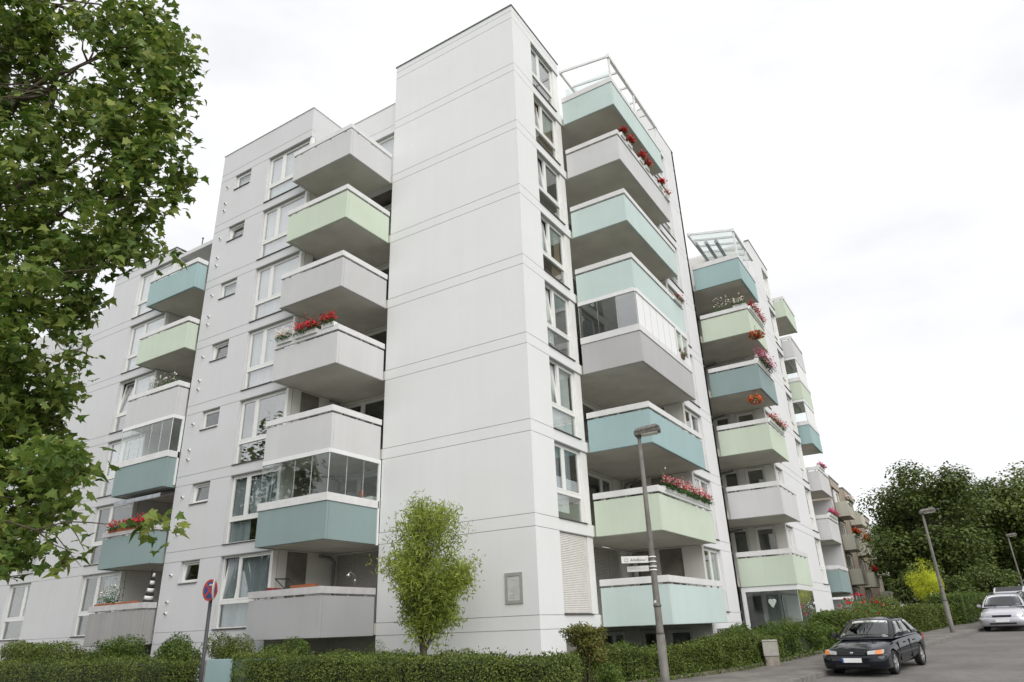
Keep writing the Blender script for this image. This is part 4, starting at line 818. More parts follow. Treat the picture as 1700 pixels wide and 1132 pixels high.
# front hedges of the corner
hedge('long clipped dark green hedge in front of the windowless tower wall', lambda x: -4.55-.10*x, -6.9, 3.35, lambda a: -.455-.012*(a-3)+.02*math.sin(a*1.7), 1.15, 62000, along='x', size=.05)
hedge('clipped hedge at the bottom left under the plane tree', lambda x: -4.6-.06*(x+9), -24, -8.7, lambda a: -.40+.05*math.sin(a*.9), 1.2, 40000, along='x', size=.055)
hedge('low clipped hedge behind the near street lamp at the pavement', lambda y: hedge_x(y)-.72, 1.15, 4.9, lambda a: -.58+.03*(a-1)*.5, 1.05, 34000, size=.05, mat='leaf_hedge')
hedge('taller clipped hedge between the near lamp and the concrete post', lambda y: hedge_x(y)-.75, 4.95, 7.9, lambda a: -.46+.12*math.sin((a-4.7)*1.0), 1.15, 17000, size=.055, mat='leaf_hedge')
hedge('light green hedge behind the dark parked car', lambda y: hedge_x(y)-.85, 8.0, 13.9, lambda a: -.30+.10*math.sin(a*.8), 1.3, 26000, size=.065, mat='leaf_bush', ragged=.12)
hedge('hedge beyond the dark car in front of the entrance', lambda y: hedge_x(y)-.9, 14.0, 20.5, lambda a: .12+.08*math.sin(a), 1.3, 20000, size=.07, mat='leaf_mid', ragged=.1)
hedge('clipped block hedge beside the middle street lamp', lambda y: hedge_x(y)-.6, 21.5, 27.0, lambda a: .38+.02*math.sin(a*2), 1.5, 15000, size=.075, mat='leaf_hedge')
hedge('far hedge between the middle lamp and the silver estate', lambda y: hedge_x(y)-.3, 27.4, 40.0, lambda a: .70+.009*a, 1.6, 16000, size=.09, mat='leaf_bush')

bush('bush', 'bushy green shrub rising behind the tower hedge below the lowest grey balcony', (-6.9, -2.75, -.38), (1.2, .6, .62), 7000, 'leaf_bush', .055, seed=3)
bush('bush', 'low shrub with upright shoots against the tower wall beside the willow', (-4.6, -1.3, -.6), (.6, .4, .55), 2600, 'leaf_mid', .05, seed=4, tmpl=T_LONG)
bush('bush', 'rounded clipped shrub behind the low turquoise wall', (-8.5, -3.3, -.22), (.85, .7, .62), 7000, 'leaf_hedge', .05, seed=5, shell=.75)
bush('bush', 'loose shrub behind the no stopping sign post', (-10.4, -3.6, -.4), (1.5, .7, .75), 8000, 'leaf_bush', .07, seed=6)
bush('bush', 'light green shrub under the lowest far-left balcony', (-14.0, -3.4, -.25), (1.9, .8, .62), 8000, 'leaf_bush', .07, seed=7)
bush('bush', 'shrub at the far left edge below the tree', (-20.5, -3.2, -.2), (2.2, .9, .75), 8000, 'leaf_mid', .08, seed=8)
bush('bush', 'dark shrub at the bottom left between hedge and wall', (-17.2, -3.3, -.3), (1.6, .8, .6), 6000, 'leaf_hedge', .07, seed=9)
bush('bush', 'leafy green shrub below the mint ground balcony behind the lamp', (1.3, 3.0, -.80), (.7, .8, .45), 5000, 'leaf_bush', .06, seed=10)
bush('bush', 'tall loose shrub with rose stems at the pier of the tower wing', (3.2, 8.4, -.60), (.8, 1.4, .55), 9000, 'leaf_bush', .075, seed=12)
bush('bush', 'feathery green shrub in front of the glazed winter garden', (4.2, 11.2, -.48), (.8, 1.6, .72), 9000, 'leaf_mid', .06, seed=13, tmpl=T_LONG)
bush('bush', 'bright leafy shrub between winter garden and dark car', (4.9, 14.2, -.35), (.9, 1.5, .75), 9000, 'leaf_bush', .085, seed=14)
rb = bush('rose_bush', 'green rose bush with red blossoms behind the roof of the dark car', (5.6, 19.3, .05), (1.0, 1.8, .8), 8000, 'leaf_bush', .08, seed=15, cat='rose bush')
P, N = blob_points(60, (5.7, 18.8, .40), (1.0, 1.8, .6), .85); scatter('blossoms', P, N, .12, T_PETAL, 'petal_red', rb)
bush('bush', 'dark spreading shrub left of the yellow shrub', (5.6, 31.5, .25), (1.5, 2.4, .9), 7000, 'leaf_hedge', .09, seed=16)
bush('bush', 'green shrub below the farthest white balconies', (5.4, 26.4, .0), (1.0, 2.0, .8), 6000, 'leaf_mid', .08, seed=17)
yb = bush('shrub', 'bright yellow green shrub glowing in front of the dark trees', (7.9, 33.0, 1.75), (1.25, 1.2, 1.05), 7000, 'leaf_yellow', .12, cat='shrub', seed=18, shell=.3, tmpl=T_LONG)
P = []; N = []
for i in range(26):
    a = RNG.uniform(0, 6.28); k = RNG.uniform(.1, 1.05); x = 7.9+math.cos(a)*k; y = 33+math.sin(a)*k
    for j in range(16): P.append((x+RNG.normal(0, .06), y+RNG.normal(0, .06), 2.2+RNG.random()*(1.05-.35*k))); N.append((RNG.normal(), RNG.normal(), .8))
leafy(yb, P, N, .12, 'leaf_yellow', T_LONG, 'shoots')
bush('bush', 'dark leafy base of shrubs under the yellow shrub', (8.0, 34.0, .25), (1.5, 1.4, .85), 6000, 'leaf_hedge', .09, seed=19)

# the small standard bush with bare stems at the tower corner
sb_c = (2.62, -2.62, -.48)
st = bush('bush', 'square topped bronze green bush on bare stems in front of the tower shutter', (sb_c[0], sb_c[1], sb_c[2]+.06), (.52, .52, .50), 8500, 'leaf_bronze', .06, seed=21, stems=False, lumps=9)
P, N = blob_points(900, (sb_c[0], sb_c[1], -.82), (.44, .44, .34), .3); leafy(st, P, N, .05, 'leaf_bush', name='lower_foliage')
P = np.stack([RNG.uniform(-.42, .42, 1500)+sb_c[0], RNG.uniform(-.42, .42, 1500)+sb_c[1], RNG.normal(-.06, .03, 1500)], 1); leafy(st, P, np.tile((0, 0, 1.), (1500, 1)), .055, 'leaf_bronze', name='clipped_top')
mb = MB(); rr = random.Random(8)
for i in range(9):
    a = i*.7; k = rr.uniform(.12, .34)
    mb.tube([(sb_c[0]+math.cos(a)*.07, sb_c[1]+math.sin(a)*.07, g(-2.6)-.12), (sb_c[0]+math.cos(a)*k*.45, sb_c[1]+math.sin(a)*k*.45, -1.0), (sb_c[0]+math.cos(a)*k, sb_c[1]+math.sin(a)*k, -.45)], [.035, .026, .012], 6)
mb.build('stems', 'twig', st)
bush('bush', 'small grassy shrub at the foot of the bronze green bush', (2.75, -1.75, -1.15), (.6, .5, .42), 3500, 'leaf_bush', .05, seed=22, stems=False)

# weeds along the edging
P = []; N = []
for i in range(2600):
    y = RNG.uniform(.5, 26); x = hedge_x(y)-.15+RNG.normal(.05, .09); P.append((x, y, g(y)+.1+abs(RNG.normal(0, .09)))); N.append((RNG.normal(), RNG.normal(), .6))
wd = scatter('weeds', P, N, .085, T_LEAF, 'leaf_bush'); wd['kind'] = 'stuff'; tag(wd, 'weeds and ivy growing along the edge of the pavement', 'weeds')

P = []
for i in range(420):
    y = RNG.uniform(-4, 34); x = kerb_x(y)+(abs(RNG.normal(.05, .12)) if i % 3 else RNG.uniform(-1.6, 2.2)); P.append((x, y, g(y)+(.012 if x > kerb_x(y) else .122)))
lt = scatter('leaf_litter', P, np.tile((0, 0, 6.), (len(P), 1)), .05, T_LEAF, 'dry_leaf', jitter=.5); tag(lt, 'dry fallen leaves along the gutter and on the pavement', 'leaf litter')
# twisted willow in front of the tower wall
wl = thing('willow_tree', 'small twisted willow with curly yellow green leaves in front of the tower wall', 'tree', (-2.35, -2.0, g(-2.0)))
rr = random.Random(17); tr = MB(); wP = []; wN = []; tips = []
bx_, by_, bz_ = -2.35, -2.0, g(-2)
tr.tube([(bx_, by_, bz_-.1), (bx_+.02, by_, bz_+.6), (bx_-.03, by_, bz_+1.15), (bx_-.15, by_-.02, bz_+1.75), (bx_-.28, by_+.03, bz_+2.6), (bx_-.22, by_, bz_+3.6), (bx_-.05, by_, bz_+4.6)], [.10, .085, .075, .055, .04, .028, .01], 9)
tr.build('trunk', 'bark', wl)
limb = MB()
def crown_r(t):   # half-width of the crown against height 0..1
    return 1.45*(.50+.50*math.sin(min(1, t*1.25)*math.pi*.62))*(1 if t < .72 else max(.34, 1-(t-.72)*2.3))
for i in range(62):
    t = rr.random(); h0 = .9+2.4*t*rr.uniform(.7, 1); a = rr.uniform(0, 6.28); rad = crown_r(t)*rr.uniform(.45, 1.0)
    x0, y0 = bx_-.12, by_; zt = bz_+1.95+3.15*t
    p = [Vector((x0, y0, bz_+min(h0, 1.1+3.0*t)))]
    e = Vector((bx_+.05+math.cos(a)*rad*1.02, by_+math.sin(a)*rad*.8, zt))
    for s in (.35, .7, 1): p.append(p[0].lerp(e, s)+Vector((rr.gauss(0, .06), rr.gauss(0, .06), rr.gauss(0, .05)+.16*math.sin(s*math.pi))))
    limb.tube(p, [.026, .018, .011, .004], 5)
    for s in range(38):
        q = p[1].lerp(p[2], rr.random()) if s < 12 else p[2].lerp(p[3], rr.uniform(0, 1.15))
        drop = abs(rr.gauss(0, .16)); wP.append((q.x+rr.gauss(0, .13), q.y+rr.gauss(0, .13), q.z-drop+.08)); wN.append((rr.gauss(0, 1), rr.gauss(0, 1), .3))
limb.build('limbs', 'bark', wl)
scatter('crown', np.repeat(np.array(wP), 8, 0)+RNG.normal(0, .10, (len(wP)*8, 3)), np.repeat(np.array(wN), 8, 0), .14, T_LONG, 'leaf_willow', wl, jitter=.5)

# big plane tree on the left, its trunk outside the picture
TW = np.array([[float(q)/100 for q in t.split(',')] for t in TWIGS.split(';')])
pt = thing('plane_tree', 'large plane tree overhanging from the left with big lobed leaves', 'tree', (-4.6, -14.6, g(-14.6)))
trunk = MB(); trunk.tube([(-4.6, -14.6, -1.75), (-4.55, -14.6, .4), (-4.4, -14.5, 3), (-4.1, -14.3, 6), (-3.6, -14.0, 9), (-3.0, -13.8, 12.2), (-2.6, -13.6, 15)], [.34, .27, .24, .20, .15, .10, .04], 12); trunk.build('trunk', 'bark_plane', pt)
lm = MB(); ax = [Vector((-4.5, -14.55, 2.6)), Vector((-4.25, -14.4, 4.5)), Vector((-4.1, -14.3, 6)), Vector((-3.6, -14.0, 9)), Vector((-3.2, -13.9, 11)), Vector((-4.55, -14.6, 1.6))]
rr = random.Random(4)
def wob(p, q, n, amp):
    r_ = [p]
    for i in range(1, n): t = i/n; r_.append(p.lerp(q, t)+Vector((rr.gauss(0, amp), rr.gauss(0, amp), rr.gauss(0, amp)+.25*amp*math.sin(t*3.14))))
    return r_+[q]
ENDS = [(-1.26, -13.46, 9.2), (-.59, -13.28, 9.67), (-.19, -13.1, 9.85), (-.1, -12.7, 8.4), (-1.25, -13.03, 7.03), (-.3, -12.75, 7.0), (-1.2, -13.6, 3.2), (-1.6, -13.4, 11.6), (-2.0, -13.2, 10.2), (-.9, -13.9, 2.2), (-.9, -13.4, 5.0)]
for e in ENDS:
    e = Vector(e); s = min(ax, key=lambda a: abs(a.z-(e.z-1.0))); lm.tube(wob(s, e, 6, .09), [.075, .06, .05, .04, .03, .02, .01], 7)
low = [Vector(v) for v in ((-4.5, -14.55, 2.6), (-2.2, -14.5, 2.1), (.34, -14.24, 1.62), (1.19, -13.54, 1.26), (1.51, -13.39, 1.34), (1.74, -13.24, 1.32), (2.03, -13.04, 1.28), (2.37, -12.81, 1.24))]
lm.tube(low, [.05, .03, .016, .011, .008, .007, .005, .003], 7)
lm.tube([low[3], Vector((1.4, -13.42, 1.2)), Vector((1.5, -13.3, 1.02)), Vector((1.55, -13.15, .86))], [.009, .007, .005, .003], 5); lm.tube([low[4], Vector((1.6, -13.3, 1.2)), Vector((1.66, -13.2, 1.02))], [.008, .006, .003], 5); lm.tube([Vector((1.19, -13.54, 1.26)), Vector((1.34, -13.39, 1.10)), Vector((1.5, -13.22, 1.0))], [.01, .007, .003], 5)
for p in TW[::3]:
    p = Vector(p); e = min((Vector(q) for q in ENDS), key=lambda q: (q-p).length)
    if (e-p).length < 2.2: lm.tube(wob(e.lerp(Vector((-3.5, -14, e.z-.3)), .15), p, 4, .05), [.022, .016, .011, .007, .003], 5)
lm.build('limbs', 'bark', pt)
# lobed leaf, folded along the midrib
def plane_leaf():
    half = [(0, 0), (.16, .04), (.46, .02), (.36, .20), (.52, .42), (.30, .46), (.22, .60), (.12, .72), (0, 1.0)]
    v = [(x, y, abs(x)*.30-.26*y*y+.05*math.sin(9*x)) for x, y in half]; l = [(-x, y, z) for x, y, z in v[1:-1]]
    v = v+l; n = len(half); f = []
    mid = len(v); v.append((0, .38, -.02))
    ri = list(range(n)); le = [0]+[n+i for i in range(len(l))]+[n-1]
    for s in (ri, list(reversed(le))):
        for a, b in zip(s[:-1], s[1:]): f.append((mid, a, b))
    return np.array(v), np.array(f)
T_PLANE = plane_leaf()
n_per = 42; nT = len(TW)
LP = np.concatenate([np.repeat(TW[:-13], n_per, 0), np.repeat(TW[-13:], 6, 0)]); LP = LP+RNG.normal(0, 1, LP.shape)*np.array((.135, .135, .12)); keep = np.linalg.norm(LP-np.array(CAM_P), axis=1) > 6.0; LP = LP[keep]
LN = RNG.normal(0, .55, LP.shape)+np.array((.25, -.2, .75))
d2 = np.linalg.norm(LP-np.array(CAM_P), axis=1); ordr = np.argsort(d2+RNG.normal(0, .5, len(d2))); near = ordr[:300]; rest = ordr[300:]
scatter('foliage', LP[rest], LN[rest], .145, T_PLANE, 'leaf_plane', pt, jitter=.3)
lmesh = [bpy.data.meshes.new('leaf_%s' % w_) for w_ in ('flat', 'bent')]
for i, m_ in enumerate(lmesh):
    v_ = T_PLANE[0].copy(); v_[:, 2] *= (1, 2.2)[i]; m_.from_pydata([tuple(q) for q in v_], [], [tuple(int(k) for k in q) for q in T_PLANE[1]]); m_.update(); m_.materials.append(MATS['leaf_plane'])
for j in near:
    o = bpy.data.objects.new('leaf', lmesh[j % 2]); COL.objects.link(o); o.parent = pt; o.matrix_parent_inverse = Matrix.Translation(-pt.location)
    nn = Vector(LN[j]).normalized(); q = nn.to_track_quat('Z', 'Y').to_matrix().to_4x4() @ Matrix.Rotation(RNG.uniform(0, 6.28), 4, 'Z')
    s = .155*RNG.uniform(.65, 1.3); o.matrix_local = Matrix.Identity(4)
    mwx = Matrix.Translation(Vector(LP[j])) @ q @ Matrix.Scale(s, 4); o.matrix_basis = mwx
sc_ = MB(); rr = random.Random(30)
for p in TW[::14]:
    x, y, z = p; sc_.tube([(x, y, z), (x+.01, y, z-.16)], .003, 4); sc_.ball((x+.01, y, z-.18), .022, 7, 5)
sc_.build('seed_balls', 'twig', pt)

# ---------------------------------------------------------------- trees at the end of the street
def big_tree(label, x, y, z0, height, rad, trunk_h, n, mat, seed, size=.3, group=None, lobes=26, squash=.8):
    t = thing('street_tree', label, 'tree', (x, y, z0), group); rr = random.Random(seed); mb = MB(); mb.tube([(x, y, z0-.2), (x+.1, y, z0+trunk_h), (x, y+.1, z0+height*.75)], [.3, .24, .06], 8)
    mb.build('trunk', 'bark', t); lm_ = MB(); P = []; N = []; cz = z0+trunk_h+(height-trunk_h)*.5; hz = (height-trunk_h)*.5
    for i in range(lobes):
        o = Vector((rr.gauss(0, 1), rr.gauss(0, 1), rr.gauss(0, .9))).normalized(); k = rr.uniform(.45, .84)
        c = (x+o.x*rad*k, y+o.y*rad*k, cz+o.z*hz*k); s = rr.uniform(.24, .40)
        lm_.tube([(x, y, z0+trunk_h+rr.uniform(0, hz*.6)), (x+o.x*rad*k*.5, y+o.y*rad*k*.5, cz+o.z*hz*k*.5-.1), c], [.09, .06, .02], 5)
        p, d = blob_points(n//lobes, c, (rad*s, rad*s, rad*s*squash), .35); P.append(p); N.append(d)
    lm_.build('limbs', 'bark', t); P = np.concatenate(P); N = np.concatenate(N)
    scatter('crown', P, N*.6+np.array((0, 0, .8)), size, T_LEAF, mat, t, jitter=.5); return t
big_tree('large dark round tree behind the yellow green shrub and the middle lamp', 8.4, 44.5, 0, 11.2, 5.0, .6, 30000, 'leaf_dark', 3, .28, lobes=46)
big_tree('mid green tree at the right edge behind the far lamp', 17.0, 55.0, .3, 12.6, 6.4, .6, 26000, 'leaf_mid', 5, .32, lobes=44)
big_tree('dark tree filling the gap between the two big street trees', 12.2, 53.5, .2, 10.8, 4.6, .4, 22000, 'leaf_dark', 6, .30, lobes=38)
big_tree('pale green distant tree above the roofs of the beige blocks', 4.6, 78.0, .9, 13.0, 4.2, 2, 10000, 'leaf_bush', 7, .40)
big_tree('low dark tree over the parked cars at the far right', 17.2, 49.0, .1, 6.4, 3.6, .4, 16000, 'leaf_dark', 9, .25)
big_tree('olive green tree rising behind the tree at the right edge', 24.5, 62.0, .6, 14.2, 6.2, 2, 14000, 'leaf_mid', 10, .38)
big_tree('spreading dark tree beside the farthest beige block', 6.2, 57.0, .4, 8.2, 3.6, .4, 15000, 'leaf_dark', 12, .30)
big_tree('distant dark tree closing the street behind the silver estate', 13.0, 76.0, .9, 10.0, 8.5, .2, 18000, 'leaf_dark', 13, .45)
big_tree('distant dark tree beyond the parked red car', 26.0, 80.0, .9, 10.0, 9.0, .2, 18000, 'leaf_dark', 14, .45)
big_tree('low bushy tree under the left side of the big dark tree', 7.2, 39.5, -.2, 3.6, 2.2, .1, 9000, 'leaf_dark', 15, .20)
big_tree('low bushy tree right of the yellow green shrub', 10.6, 38.0, -.2, 3.4, 2.2, .1, 9000, 'leaf_dark', 16, .20)
big_tree('dark bushy tree closing the gap behind the farthest beige block', 2.6, 73.0, .9, 7.2, 3.6, .1, 12000, 'leaf_dark', 18, .40)
big_tree('street tree left of the picture showing only as a reflection in windows', -25, -13.5, -1.6, 15, 5.5, 2.5, 9000, 'leaf_mid', 17, .42)

# ---------------------------------------------------------------- flowers, awnings and things kept on the balconies
def flower_box(label, p0, p1, petals, n_leaf=420, n_pet=170, h=.2, box=True, hang=.06, group='flower boxes on the balcony rails', wd=.10, spread=.09, lf='leaf_pot', psz=.055, cat='flower box', boxm='plastic_white'):
    p0 = Vector(p0); p1 = Vector(p1); c = (p0+p1)/2; t = thing('flower_box', label, cat, c, group); dirn = (p1-p0).normalized(); nrm = Vector((dirn.y, -dirn.x, 0))
    if box:
        mb = MB(); a = p0; b = p1; w_ = wd
        mb.hexa([a-nrm*w_*.8, a+nrm*w_*.8, b+nrm*w_*.8, b-nrm*w_*.8, a-nrm*w_+Vector((0, 0, .15)), a+nrm*w_+Vector((0, 0, .15)), b+nrm*w_+Vector((0, 0, .15)), b-nrm*w_+Vector((0, 0, .15))]); mb.build('planter', boxm, t)
    L = (p1-p0).length; nl = int(n_leaf*max(.35, L)); npt = int(n_pet*max(.35, L)); k = RNG.random(nl)
    clump = 1+.35*np.sin(k*L*7+1.3)
    P = np.array(p0)+k[:, None]*np.array(p1-p0)+np.outer(RNG.normal(hang, spread, nl), np.array(nrm)); P[:, 2] += .12+np.abs(RNG.normal(0, h*.42, nl))*clump-.25*np.maximum(0, (P-np.array(p0))@np.array(nrm)-.08)
    scatter('leaves', P, np.tile((nrm.x, nrm.y, .8), (nl, 1)), .075, T_LEAF, lf, t)
    k = RNG.random(npt); k = (np.floor(k*L*5)+RNG.normal(.5, .2, npt))/(L*5); k = np.clip(k, 0, 1)
    P = np.array(p0)+k[:, None]*np.array(p1-p0)+np.outer(RNG.normal(hang+.05, spread, npt), np.array(nrm)); P[:, 2] += .15+h*.35+np.abs(RNG.normal(0, h*.45, npt))
    scatter('blossoms', P, np.tile((nrm.x, nrm.y, .5), (npt, 1)), psz, T_PETAL, petals, t); return t
RZ = lambda k: Z[k]+RAIL1
RZ2 = lambda k: Z2[k]+RAIL1
flower_box('red and pink geraniums along the green balcony behind the near lamp head', (2.32, 4.35, RZ(1)-.10), (2.32, 9.1, RZ(1)-.10), 'petal_mix', 900, 210, .30, wd=.11)
for i, (y, lb) in enumerate(((4.15, 'red geranium pot on the corner of the upper grey balcony by the tower'), (4.85, 'second red geranium behind the corner one on the upper grey balcony'), (6.1, 'red geranium halfway along the upper grey balcony'), (6.75, 'red geranium just past halfway along the upper grey balcony'), (8.35, 'red geranium near the far end of the upper grey balcony'))):
    flower_box(lb, (2.36, y, RZ(6)-.08), (2.36, y+.4, RZ(6)-.08), 'petal_red', 300, 420, .26, group='red geraniums on the upper grey balcony', psz=.065)
flower_box('orange red flowers hanging at the far end of the upper grey balcony', (2.38, 9.0, RZ(6)-.25), (2.38, 9.35, RZ(6)-.3), 'petal_orange', 200, 160, .2)
flower_box('small potted plant by the open end of the glazed grey balcony', (2.36, 8.15, RZ(3)+.05), (2.36, 8.5, RZ(3)+.05), 'petal_white', 260, 60, .2, boxm='plastic_brown')
flower_box('green and yellow box at the far end of the lower mint balcony', (2.36, 8.2, RZ(4)-.18), (2.36, 9.2, RZ(4)-.18), 'petal_red', 260, 50, .16)
flower_box('pale pink blossoms at the left end of the grey left balcony', (-8.95, -2.37, RZ(3)-.08), (-8.2, -2.37, RZ(3)-.08), 'petal_white', 420, 300, .26)
flower_box('bright red geraniums in the middle of the grey left balcony', (-8.0, -2.37, RZ(3)-.08), (-6.95, -2.37, RZ(3)-.08), 'petal_red', 420, 330, .30)
flower_box('red geraniums near the corner of the grey left balcony', (-6.75, -2.32, RZ(3)-.02), (-6.15, -2.32, RZ(3)-.02), 'petal_red', 420, 300, .30)
flower_box('row of red geraniums behind the plane branch on the far-left blue balcony', (-18.2, -2.1, RZ(1)-.06), (-15.4, -2.1, RZ(1)-.06), 'petal_red', 360, 170, .22, boxm='terracotta')
flower_box('green potted plants on the far-left grey balcony under the green one', (-17.4, -1.9, RZ(3)-.10), (-15.4, -1.9, RZ(3)-.10), 'petal_white', 260, 30, .5)
flower_box('leafy green plant at the left of the lowest far-left balcony', (-18.1, -1.95, RZ(0)-.05), (-16.9, -1.95, RZ(0)-.05), 'petal_white', 420, 30, .65)
flower_box('tall flowering plants at the left of the upper green balcony of the staggered wing', (2.5, 14.1, RZ2(4)-.05), (3.4, 14.1, RZ2(4)-.05), 'petal_white', 260, 50, .6)
flower_box('leafy plant on the corner of the upper green balcony of the staggered wing', (3.5, 13.95, RZ2(4)), (4.1, 13.95, RZ2(4)), 'petal_white', 420, 120, .3)
flower_box('red flowers down the street side of the upper green balcony', (4.15, 14.1, RZ2(4)-.1), (4.15, 16.9, RZ2(4)-.1), 'petal_red', 160, 170, .22)
flower_box('pink flowers spilling over the corner of the teal balcony', (4.12, 13.9, RZ2(3)-.05), (4.12, 16.2, RZ2(3)-.15), 'petal_pink', 520, 330, .42, hang=.12, spread=.14)
flower_box('red and white flowers along the street side of the lower green balcony', (4.15, 14.0, RZ2(2)-.1), (4.15, 16.8, RZ2(2)-.12), 'petal_mix', 220, 200, .2)
def basket(label, x, y, z, petals, pot):
    t = thing('hanging_basket', label, 'hanging basket', (x, y, z), 'hanging baskets under the street balconies'); mb = MB(); mb.tube([(x, y, z-.16), (x, y, z)], [.09, .14], 12); mb.build('pot', pot, t)
    mb = MB()
    for a in (0, 2.1, 4.2): mb.tube([(x+math.cos(a)*.13, y+math.sin(a)*.13, z), (x, y, z+.5)], .004, 4)
    mb.build('hanger', 'metal_dark', t); P, N = blob_points(260, (x, y, z+.02), (.34, .34, .2), .4); scatter('leaves', P, N, .075, T_LEAF, 'leaf_pot', t)
    P, N = blob_points(150, (x, y, z+.02), (.38, .38, .22), .7); scatter('blossoms', P, N, .075, T_PETAL, petals, t)
basket('red hanging geranium under the upper green balcony', 4.3, 14.0, Z2[4]-.15, 'petal_orange', 'plastic_brown')
basket('white pot with trailing flowers hanging under the teal balcony', 3.75, 14.0, Z2[3]-.42, 'petal_orange', 'plastic_white')
flower_box('pink cloth and flowers on the far grey balcony above the street', (4.0, 26.8, RZ2(2)-.02), (4.0, 28.6, RZ2(2)-.02), 'petal_pink', 60, 200, .12)
flower_box('pink flowers on the lower far grey balcony', (4.03, 27.0, RZ2(1)-.02), (4.03, 29.6, RZ2(1)-.02), 'petal_pink', 100, 240, .2)
for i, (z, y, mm) in enumerate(((5.15+1.2, 47.6, 'petal_orange'), (2.45+1.2, 55, 'petal_red'), (5.15+1.2, 55, 'petal_orange'), (7.85+1.2, 48, 'petal_white'))):
    flower_box(['orange flowers on the nearer beige balcony in the second row from the roof', 'red flowers low on the middle beige block', 'orange flowers on the middle beige block', 'green trailing plants on the uppermost nearer beige balcony'][i], (2.8, y, z-.1), (2.8, y+2.4, z-.1), mm, 420, 160, .4, psz=.13)
# orange trough, folded chair and silver ornament on the lowest grey balcony
t = thing('planter', 'orange terracotta trough on the lowest grey left balcony rail', 'planter', (-7.2, -2.2, RZ(0))); mb = MB(); mb.hexa([(-7.35, -2.28, RZ(0)+.002), (-6.35, -2.28, RZ(0)+.002), (-6.35, -2.14, RZ(0)+.002), (-7.35, -2.14, RZ(0)+.002), (-7.38, -2.30, RZ(0)+.09), (-6.32, -2.30, RZ(0)+.09), (-6.32, -2.12, RZ(0)+.09), (-7.38, -2.12, RZ(0)+.09)]); mb.build('trough', 'terracotta', t, bevel=.01)
t = thing('garden_chair', 'black bent tube chair with red seat on the lowest grey left balcony', 'chair', (-8.4, -1.9, Z[0]+B))
mb = MB()
for dx in (0, .42): mb.tube([(-8.7+dx*.3, -2.0+dx, Z[0]+B), (-8.45+dx*.3, -2.0+dx, RZ(0)-.1), (-7.95+dx*.3, -2.0+dx, RZ(0)+.05), (-8.35+dx*.3, -2.05+dx, RZ(0)+.36)], .022, 8)
mb.tube([(-8.35, -2.05, RZ(0)+.36), (-8.22, -1.63, RZ(0)+.36)], .022, 8); mb.build('tube_frame', 'metal_dark', t)
mb = MB(); mb.hexa([(-8.75, -2.1, RZ(0)-.05), (-8.35, -2.1, RZ(0)+.02), (-8.3, -1.6, RZ(0)+.02), (-8.7, -1.6, RZ(0)-.05), (-8.7, -2.1, RZ(0)+.12), (-8.45, -2.1, RZ(0)+.08), (-8.4, -1.6, RZ(0)+.08), (-8.65, -1.6, RZ(0)+.12)]); mb.build('seat', 'chair_red', t, bevel=.03)
t = thing('lantern', 'small silver wind spinner on the lowest grey balcony near the tower', 'ornament', (-6.05, -.9, RZ(0))); mb = MB(); mb.tube([(-6.05, -.9, RZ(0)), (-6.05, -.9, RZ(0)+.34), (-6.1, -1.05, RZ(0)+.46), (-6.05, -1.2, RZ(0)+.38)], .012, 6); mb.build('stem', 'chrome', t)
mb = MB(); mb.ball((-6.05, -1.2, RZ(0)+.34), .06); mb.ball((-6.05, -.9, RZ(0)+.2), .04); mb.build('globe', 'chrome', t)
# small table set in the glazed balcony
t = thing('cabinet', 'white cupboard with a red vase inside the glazed left balcony', 'cabinet', (-6.7, .3, Z[1]+B)); mb = MB(); mb.box(-7.2, -6.3, -.05, .45, Z[1]+B, Z[1]+B+1.25); mb.build('body', 'plastic_white', t, bevel=.01); mb = MB(); mb.ball((-6.9, .1, Z[1]+B+1.40), (.10, .10, .16)); mb.build('vase', 'petal_orange', t)
t = thing('side_table', 'dark box on a table inside the glazed left balcony', 'table', (-6.4, -1.2, Z[1]+B)); mb = MB(); mb.box(-6.8, -6.15, -1.6, -.8, Z[1]+B+.95, Z[1]+B+1.2); mb.build('box', 'metal_dark', t, bevel=.03); mb = MB()
for xx in (-6.75, -6.2):
    for yy in (-1.55, -.85): mb.box(xx-.02, xx+.02, yy-.02, yy+.02, Z[1]+B, Z[1]+B+.95)
mb.build('legs', 'plastic_white', t)
# awnings and the striped parasol of the far-left column
t = thing('awning', 'grey awning with scalloped edge under the glazed far-left balcony', 'awning', (-17, -1.9, Z[2]-.1)); mb = MB(); n = 26
for i in range(n):
    a0 = -18.3+3.1*i/n; a1 = -18.3+3.1*(i+1)/n; am = (a0+a1)/2
    mb.poly([(a0, -1.2, Z[2]-.03), (a1, -1.2, Z[2]-.03), (a1, -2.1, Z[2]-.22), (a0, -2.1, Z[2]-.22)]); mb.poly([(a0, -2.1, Z[2]-.22), (a1, -2.1, Z[2]-.22), (a1, -2.11, Z[2]-.34), (am, -2.11, Z[2]-.40), (a0, -2.11, Z[2]-.34)])
mb.build('canvas', 'curtain_grey', t); mb = MB(); mb.tube([(-18.3, -1.2, Z[2]-.05), (-15.2, -1.2, Z[2]-.05)], .05, 8); mb.build('roller', 'metal_white', t)
plain('stripe_white', (.7, .7, .68), .9); plain('stripe_black', (.03, .03, .03), .9)
t = thing('parasol', 'folded black and white striped parasol on the lowest far-left balcony', 'parasol', (-15.5, -1.75, Z[0]+B)); px, py = -15.45, -1.8
for i in range(9):
    z_ = RZ(0)-.15+i*.13; mb = MB(); r0 = .20*(1-i/11); r1 = .20*(1-(i+1)/11); mb.tube([(px+.02*i, py, z_), (px+.02*i+.02, py, z_+.128)], [r0, r1], 10); mb.build('fabric_stripe', 'stripe_black' if i % 2 else 'stripe_white', t)
mb = MB(); mb.tube([(px, py, Z[0]+B), (px, py, RZ(0)+1.15)], .02, 8); mb.build('pole', 'metal_dark', t)
